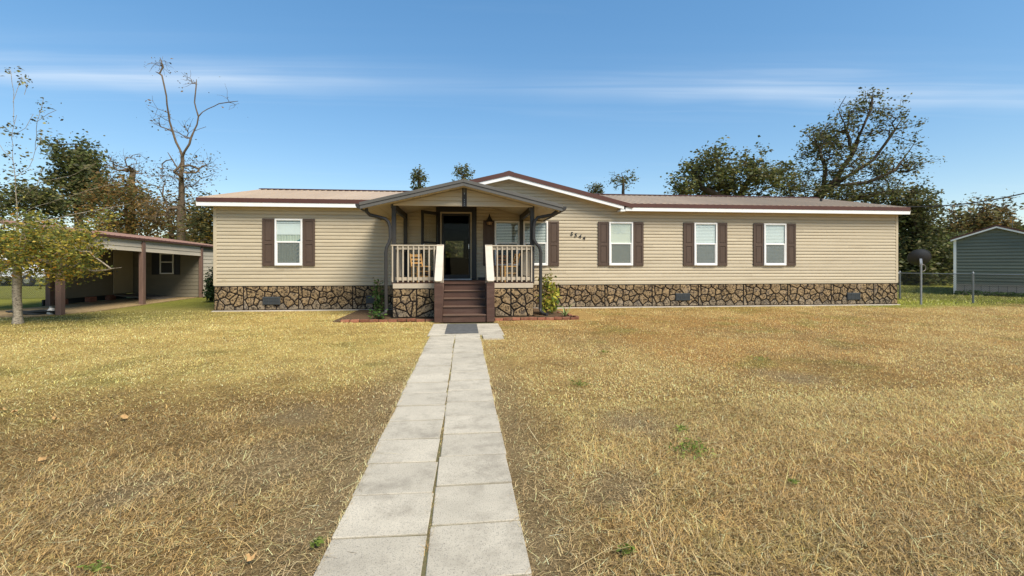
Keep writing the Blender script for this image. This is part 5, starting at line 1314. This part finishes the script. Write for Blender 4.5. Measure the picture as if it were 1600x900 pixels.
# back wall with door, cross wall with window, enclosed end
n_ = 13
for k in range(n_):
    z0 = .22 + k * .17
    for (a, b) in ((17.8, 20.5), ) + (((21.66, 21.7),) if False else ()):
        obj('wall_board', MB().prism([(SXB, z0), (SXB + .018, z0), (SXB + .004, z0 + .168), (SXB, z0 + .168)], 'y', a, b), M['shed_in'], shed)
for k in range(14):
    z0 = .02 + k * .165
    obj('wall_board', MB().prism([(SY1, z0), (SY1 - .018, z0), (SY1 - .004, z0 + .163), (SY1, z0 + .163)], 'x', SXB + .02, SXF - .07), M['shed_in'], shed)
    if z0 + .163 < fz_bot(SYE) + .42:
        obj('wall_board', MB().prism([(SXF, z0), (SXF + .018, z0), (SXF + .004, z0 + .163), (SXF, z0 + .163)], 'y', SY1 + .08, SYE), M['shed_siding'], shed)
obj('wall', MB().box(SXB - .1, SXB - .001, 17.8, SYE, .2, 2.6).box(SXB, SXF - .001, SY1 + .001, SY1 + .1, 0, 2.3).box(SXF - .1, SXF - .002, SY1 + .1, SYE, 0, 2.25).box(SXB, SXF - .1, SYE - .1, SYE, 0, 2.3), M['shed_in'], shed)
obj('corner_trim', MB().box(SXF + .012, SXF + .03, SY1 + .01, SY1 + .09, 0, fz_top(SY1) - .05), M['post'], shed)
dr = obj('door', MB().box(SXB + .019, SXB + .06, 20.52, 21.62, .24, 2.3), M['shed_door'], shed, bevel=.005)
obj('handle', MB().tube([(SXB + .06, 20.66, 1.15), (SXB + .11, 20.66, 1.15)], .025, 8), M['metal'], dr)
wz0, wz1 = 1.02, 1.92
wx0, wx1 = P(249, 400, 20.3).x, P(271.5, 400, 20.3).x
def at_y(px, py, yy):
    rr_ = (px - 800) / 720; d = yy / (CT - rr_ * ST); return (d * (ST + rr_ * CT), EYE + (413 - py) * d / 720)
wx0, wz0 = at_y(249.5, 428, SY1 - .05); wx1, wz1 = at_y(271, 396, SY1 - .05)
fr = MB(); t_ = .045
fr.box(wx0, wx0 + t_, SY1 - .06, SY1 - .02, wz0, wz1).box(wx1 - t_, wx1, SY1 - .06, SY1 - .02, wz0, wz1).box(wx0 + t_, wx1 - t_, SY1 - .06, SY1 - .02, wz0, wz0 + t_).box(wx0 + t_, wx1 - t_, SY1 - .06, SY1 - .02, wz1 - t_, wz1).box(wx0 + t_, wx1 - t_, SY1 - .062, SY1 - .02, (wz0 + wz1) / 2 + .05, (wz0 + wz1) / 2 + .09)
sw = obj('window', fr, M['white'], shed)
obj('pane', MB().box(wx0 + t_, wx1 - t_, SY1 - .035, SY1 - .03, wz0 + t_, wz1 - t_), M['dish'], sw)
for a, b in ((wx0 - .33, wx0 - .02), (wx1 + .02, wx1 + .26)):
    obj('shutter', MB().box(a, b, SY1 - .05, SY1 - .02, wz0 - .03, wz1), M['dish'], shed, bevel=.004)
# plank ramp up to the door
for k in range(6):
    y0_ = 20.45 + k * .19
    obj('ramp_board', MB().add([(SXB + .1, y0_, .20), (SXB + .1, y0_ + .18, .20), (SXB + 1.9, y0_ + .18, .02), (SXB + 1.9, y0_, .02), (SXB + .1, y0_, .16), (SXB + .1, y0_ + .18, .16), (SXB + 1.9, y0_ + .18, -.02), (SXB + 1.9, y0_, -.02)], [(3,2,1,0),(4,5,6,7),(0,1,5,4),(1,2,6,5),(2,3,7,6),(3,0,4,7)]), M['grey_wood'], shed)
for y_ in (17.9, 19.2, 20.2): obj('foundation_block', MB().box(SXB - .05, SXB + .12, y_, y_ + .35, -.02, .198), M['brick'], shed)
obj('underfloor_shade_panel', MB().box(SXB - .30, SXB - .26, 17.7, SY1, -.03, .21), M['dim_in'], shed)  # dark panel added in place of the shade under the raised wall
obj('shed_floor_soil', MB().prism([(SXF - .3, 14.0), (SXF + .25, 15.5), (SXF - .1, 21.6), (SXB, 21.6), (SXB, 14.0)], 'z', -.05, .006), M['sand'], shed)
# hose heap and plastic jug by the front post
hs = MB(); rh = random.Random(5); hc = P(58, 489, 13.3)
for k in range(5):
    pts = []
    for i in range(26):
        t = 2 * math.pi * i / 24 + k; rr_ = .42 + .10 * math.sin(3 * t + k) + .03 * k
        pts.append((hc.x + rr_ * 1.25 * math.cos(t), hc.y + .16 * rr_ * math.sin(t) * 2, .025 + .02 * k + .01 * math.sin(5 * t)))
    hs.tube(pts, .016, 5)
tag(obj('garden_hose', hs, M['hose']), 'heap of black garden hose on grass between young tree and shed post', 'hose')
jc = P(79, 490.5, 13.3)
jg = thing('plastic_jug', 'dirty white plastic jug beside the front shed post', 'jug', (jc.x, jc.y, 0))
obj('body', MB().lathe([(.075, 0), (.085, .03), (.085, .11), (.05, .16), (.028, .18), (.028, .2)], (jc.x, jc.y, 0), 12), M['jug'], jg, smooth=True)
obj('cap', MB().lathe([(.034, 0), (.034, .03)], (jc.x, jc.y, .2), 10), M['metal'], jg)
obj('handle', MB().tube([(jc.x + .03, jc.y, .18), (jc.x + .09, jc.y, .17), (jc.x + .085, jc.y, .1)], .012, 6), M['jug'], jg)

# ------------------------------------------------------------------ chain-link fences
def fence(label, pts, h, skip_rail=None, sp=.075):
    t = thing('chain_link_fence', label, 'fence', (pts[0][0], pts[0][1], 0), 0, None)
    wires = MB()
    for i, (a, b) in enumerate(zip(pts, pts[1:])):
        a, b = Vector((a[0], a[1], 0)), Vector((b[0], b[1], 0)); L = (b - a).length; dd = (b - a) / L; up = Vector((0, 0, 1))
        obj('top_rail', MB().tube([a + up * h, b + up * h], .02, 6), M['metal'], t)
        n = int((L + h) / sp)
        for s in (0, 1):
            for k in range(n):
                u0 = k * sp - h; u1 = u0 + h; z0, z1 = .03, h
                if u0 < 0: z0 = .03 - u0 * (h - .03) / h; u0 = 0
                if u1 > L: z1 = h - (u1 - L) * (h - .03) / h; u1 = L
                if u1 - u0 < .02: continue
                if s: p, q = a + dd * (L - u0), a + dd * (L - u1)
                else: p, q = a + dd * u0, a + dd * u1
                wires.tube([p + up * z0, q + up * z1], .0048, 3, cap=False)
    for p in pts: obj('post', MB().tube([(p[0], p[1], -.05), (p[0], p[1], h + .05)], .032, 8), M['metal'], t); 
    capm = MB()
    for p in pts: capm.lathe([(.038, 0), (.03, .03), (.008, .05)], (p[0], p[1], h + .045), 8)
    obj('post_cap', capm, M['metal'], t)
    obj('chain_link', wires, M['dark_metal'], t, kind='stuff', recalc=False)
    return t
fence('low chain link fence running between this house and the green neighbour', [(15.7, 18.1), (18.25, 17.65), (19.0, 15.45), (19.6, 12.9), (20.2, 10.4), (20.8, 7.9)], 1.08)
fence('rusty chain link fence behind the young tree on the left', [(-17.2, 21.4), (-20.2, 21.0), (-23.3, 20.6), (-26.4, 20.2), (-30, 19.8)], 1.05)

# satellite dishes
def dish(label, base, top_z, aim, w_, h_, coil=True):
    t = thing('satellite_dish', label, 'satellite dish', base)
    obj('mast', MB().tube([base, (base[0], base[1], top_z)], .032, 10), M['metal'], t)
    obj('mast_sleeve', MB().tube([(base[0] - .035, base[1] - .02, 0), (base[0] - .03, base[1] - .02, .62)], .024, 8), M['metal'], t)
    aim = Vector(aim).normalized(); c = Vector((base[0], base[1], top_z + .12)) + aim * .06
    sx = aim.cross(Vector((0, 0, 1))).normalized(); uy_ = sx.cross(aim)
    mb = MB(); n, m_ = 28, 6; vs = [c]; fs = []
    for k in range(1, m_ + 1):
        for j in range(n):
            a = 2 * math.pi * j / n; rr_ = k / m_
            vs.append(c + sx * (w_/2 * rr_ * math.cos(a)) + uy_ * (h_/2 * rr_ * math.sin(a)) + aim * (.13 * rr_ * rr_))
    for j in range(n): fs.append((0, 1 + j, 1 + (j + 1) % n))
    for k in range(m_ - 1):
        for j in range(n): fs.append((1 + k*n + j, 1 + (k+1)*n + j, 1 + (k+1)*n + (j+1) % n, 1 + k*n + (j+1) % n))
    mb.add(vs, fs); o = obj('reflector', mb, M['dish'], t, recalc=False, smooth=True)
    rim = MB(); rim.tube([c + sx * (w_/2 * math.cos(2*math.pi*j/n)) + uy_ * (h_/2 * math.sin(2*math.pi*j/n)) + aim * .13 for j in range(n + 1)], .010, 5); obj('rim', rim, M['vent'], o)
    tip = c + aim * .42 + uy_ * (-h_ * .25) + sx * .30
    obj('feed_arm', MB().tube([c - uy_ * h_ * .45, c - uy_ * h_ * .5 + aim * .2 + sx*.15, tip], .014, 6), M['metal'], t)
    obj('feed_horn', MB().beam(tip - sx * .07, tip + sx * .07, .06, .07), M['jug'], t)
    obj('bracket', MB().beam(Vector((base[0], base[1], top_z - .06)), c, .07, .07), M['metal'], t)
    if coil:
        cc = Vector((base[0] + .09, base[1], top_z - .18))
        for k in range(2): obj('cable_coil', MB().tube([cc + Vector((.10 * math.cos(a), .01 * k, .12 * math.sin(a))) for a in [2*math.pi*i/16 for i in range(17)]], .008, 4), M['grey_skirt'], t)
    return t
dish('dark oval satellite dish on a galvanised mast by the right house corner', (16.35, 15.0, 0), 1.50, (.45, .75, .42), .68, .64)
b2 = P(1597, 462, 21.3)
dish('dark satellite dish on grey post at right edge before the green house', (b2.x, b2.y, 0), 1.12, (-.75, .35, .6), .75, .55, False)

# ------------------------------------------------------------------ green neighbour house, gable end towards us
NR = R(47)
nh_o = P(1492, 460, 22.2)
nh = thing('neighbour_house', 'dark green sided mobile home with white corner trim and taupe skirting at right', 'house', (nh_o.x, nh_o.y, 0), -TH - NR)
W_, HW, ZW, ZA = 2.9, 1.38, 2.64, 3.16
obj('wall', MB().prism([(0, .5), (W_, .5), (W_, ZW), (HW, ZA), (0, ZW)], 'y', .02, 9), M['green_siding'], nh, local=True)
sd_m = MB(); z = .52
while z < ZA - .06:
    a, b = (0.05, W_ - .05) if z + .15 < ZW else (HW - (ZA - .15 - z) / ((ZA - ZW) / HW), HW + (ZA - .15 - z) / ((ZA - ZW) / HW))
    if b - a > .1: sd_m = MB().prism([(.019, z), (-.020, z), (-.018, z + .03), (.012, z + .148), (.019, z + .148)], 'x', max(a, .05), min(b, W_ - .05)); obj('siding_board', sd_m, M['green_siding'], nh, local=True)
    z += .15
for x_ in (0, W_): obj('corner_trim', MB().box(x_ - .05, x_ + .05, -.03, .05, 0, ZW), M['white'], nh, local=True)
for k in range(10): obj('skirting_panel', MB().box(.055 + k * .279, .055 + k * .279 + .266, .0, .02, 0, .46), M['grey_skirt'], nh, local=True)
obj('skirting_backing', MB().box(.03, W_ - .03, .021, .04, 0, .5), M['dim_in'], nh, local=True)
obj('skirting_rail', MB().box(.05, W_ - .05, -.015, .03, .46, .515), M['grey_skirt'], nh, local=True)
obj('skirting_side', MB().box(0, .02, .06, 9, 0, .5).box(W_ - .02, W_, .06, 9, 0, .5), M['grey_skirt'], nh, local=True)
sl = (ZA - ZW) / HW
for s in (-1, 1):
    xe = HW + s * (HW + .14); ze = ZA + .10 - sl * (HW + .14)
    obj('roof_panel', MB().prism([(HW, ZA + .10), (xe, ze), (xe, ze - .03), (HW, ZA + .07)], 'y', -.16, 9.2), M['roof'], nh, local=True)
    obj('rake_edge', MB().prism([(HW, ZA + .11), (xe, ze + .01), (xe, ze - .065), (HW, ZA + .035)], 'y', -.185, -.162), M['drip'], nh, local=True)
    obj('rake_fascia', MB().prism([(HW, ZA + .034), (xe, ze - .066), (xe, ze - .14), (HW, ZA - .04)], 'y', -.175, -.15), M['white'], nh, local=True)
    obj('soffit', MB().prism([(HW, ZA - .01), (xe, ze - .11), (xe, ze - .125), (HW, ZA - .025)], 'y', -.15, .02), M['white'], nh, local=True)
obj('antenna', MB().tube([(1.9, 3, 2.9), (1.9, 3, 3.7)], .012, 5), M['dark_metal'], nh, local=True)
# weeds along its foot, their dark green standing in for the wall's shadow
rs = np.random.RandomState(8); pos = []
nhd = Vector((math.cos(-TH - NR), math.sin(-TH - NR), 0)); nhn = Vector((-nhd.y, nhd.x, 0))
for _ in range(700):
    q = nh_o + nhd * (rs.rand() * 2.9) - nhn * (.12 + abs(rs.randn()) * .13); hh = .10 + .16 * fbm(np.array([q.x * 2.2]), np.array([1.0]), 3)[0]
    pos.append((q.x, q.y, rs.rand() * hh))
wg = leaf_mesh('foot_shadow_weeds', np.array(pos), (.06, .14), palette(rs, 700, [(0.05, .10, .025), (0.08, .14, .03)], [1, 1]), M['leaf'], None, rs, kind='stuff'); tag(wg, 'weeds coloured dark for the wall shadow along foot of the taupe skirting', 'weeds')

# overhead service cable and loose fence rail
a_, b_ = P(1660, 287, 30), P(1385, 323, 31)
cb = obj('service_cable', MB().tube([a_.lerp(b_, i / 14) + Vector((0, 0, -.9 * math.sin(math.pi * i / 14) * .55)) for i in range(15)], .042, 5), M['black_wire'])
tag(cb, 'black overhead service cable sagging from right edge to the oak', 'cable')

# ------------------------------------------------------------------ white pickup parked beyond the left fence
pk = P(28, 446, 31.5); pk.z = 0
car = thing('pickup_truck', 'white pickup truck parked beyond the left fence, half hidden by leaves', 'pickup truck', pk, -TH + R(2))
prof = [(-2.7, .55), (2.65, .55), (2.7, .75), (2.68, 1.12), (.55, 1.14), (.45, 1.80), (-.75, 1.83), (-1.35, 1.22), (-2.6, 1.06), (-2.75, .8)]
obj('body', MB().prism(prof, 'y', -.92, .92), M['white_car'], car, local=True, bevel=.05)
obj('side_window', MB().prism([(-1.15, 1.22), (-.68, 1.72), (-.25, 1.72), (-.25, 1.22)], 'y', -.935, -.925), M['dish'], car, local=True)
obj('side_window', MB().prism([(-.17, 1.22), (-.17, 1.72), (.36, 1.70), (.43, 1.22)], 'y', -.935, -.925), M['dish'], car, local=True)
obj('bumper', MB().box(2.68, 2.82, -.85, .85, .5, .7), M['chrome'], car, local=True, bevel=.03)
obj('bumper', MB().box(-2.85, -2.72, -.85, .85, .48, .7), M['chrome'], car, local=True, bevel=.03)
obj('tail_light', MB().box(2.62, 2.712, -.935, -.8, .78, 1.08), M['lamp_red'], car, local=True)
obj('door_handle', MB().box(-.02, .16, -.95, -.925, 1.08, 1.12), M['chrome'], car, local=True)
for x_ in (-1.75, 1.55):
    for y_ in (-.86, .86):
        tl = MB(); o_ = len(tl.v)
        tl.tube([(x_, y_ - .12, .38), (x_, y_ - .10, .38), (x_, y_ + .10, .38), (x_, y_ + .12, .38)], [.33, .38, .38, .33], 20)
        wh = obj('wheel', tl, M['tyre'], car, local=True)
        obj('rim', MB().tube([(x_, y_ - .135, .38), (x_, y_ + .135, .38)], .21, 14), M['chrome'], wh, local=True)
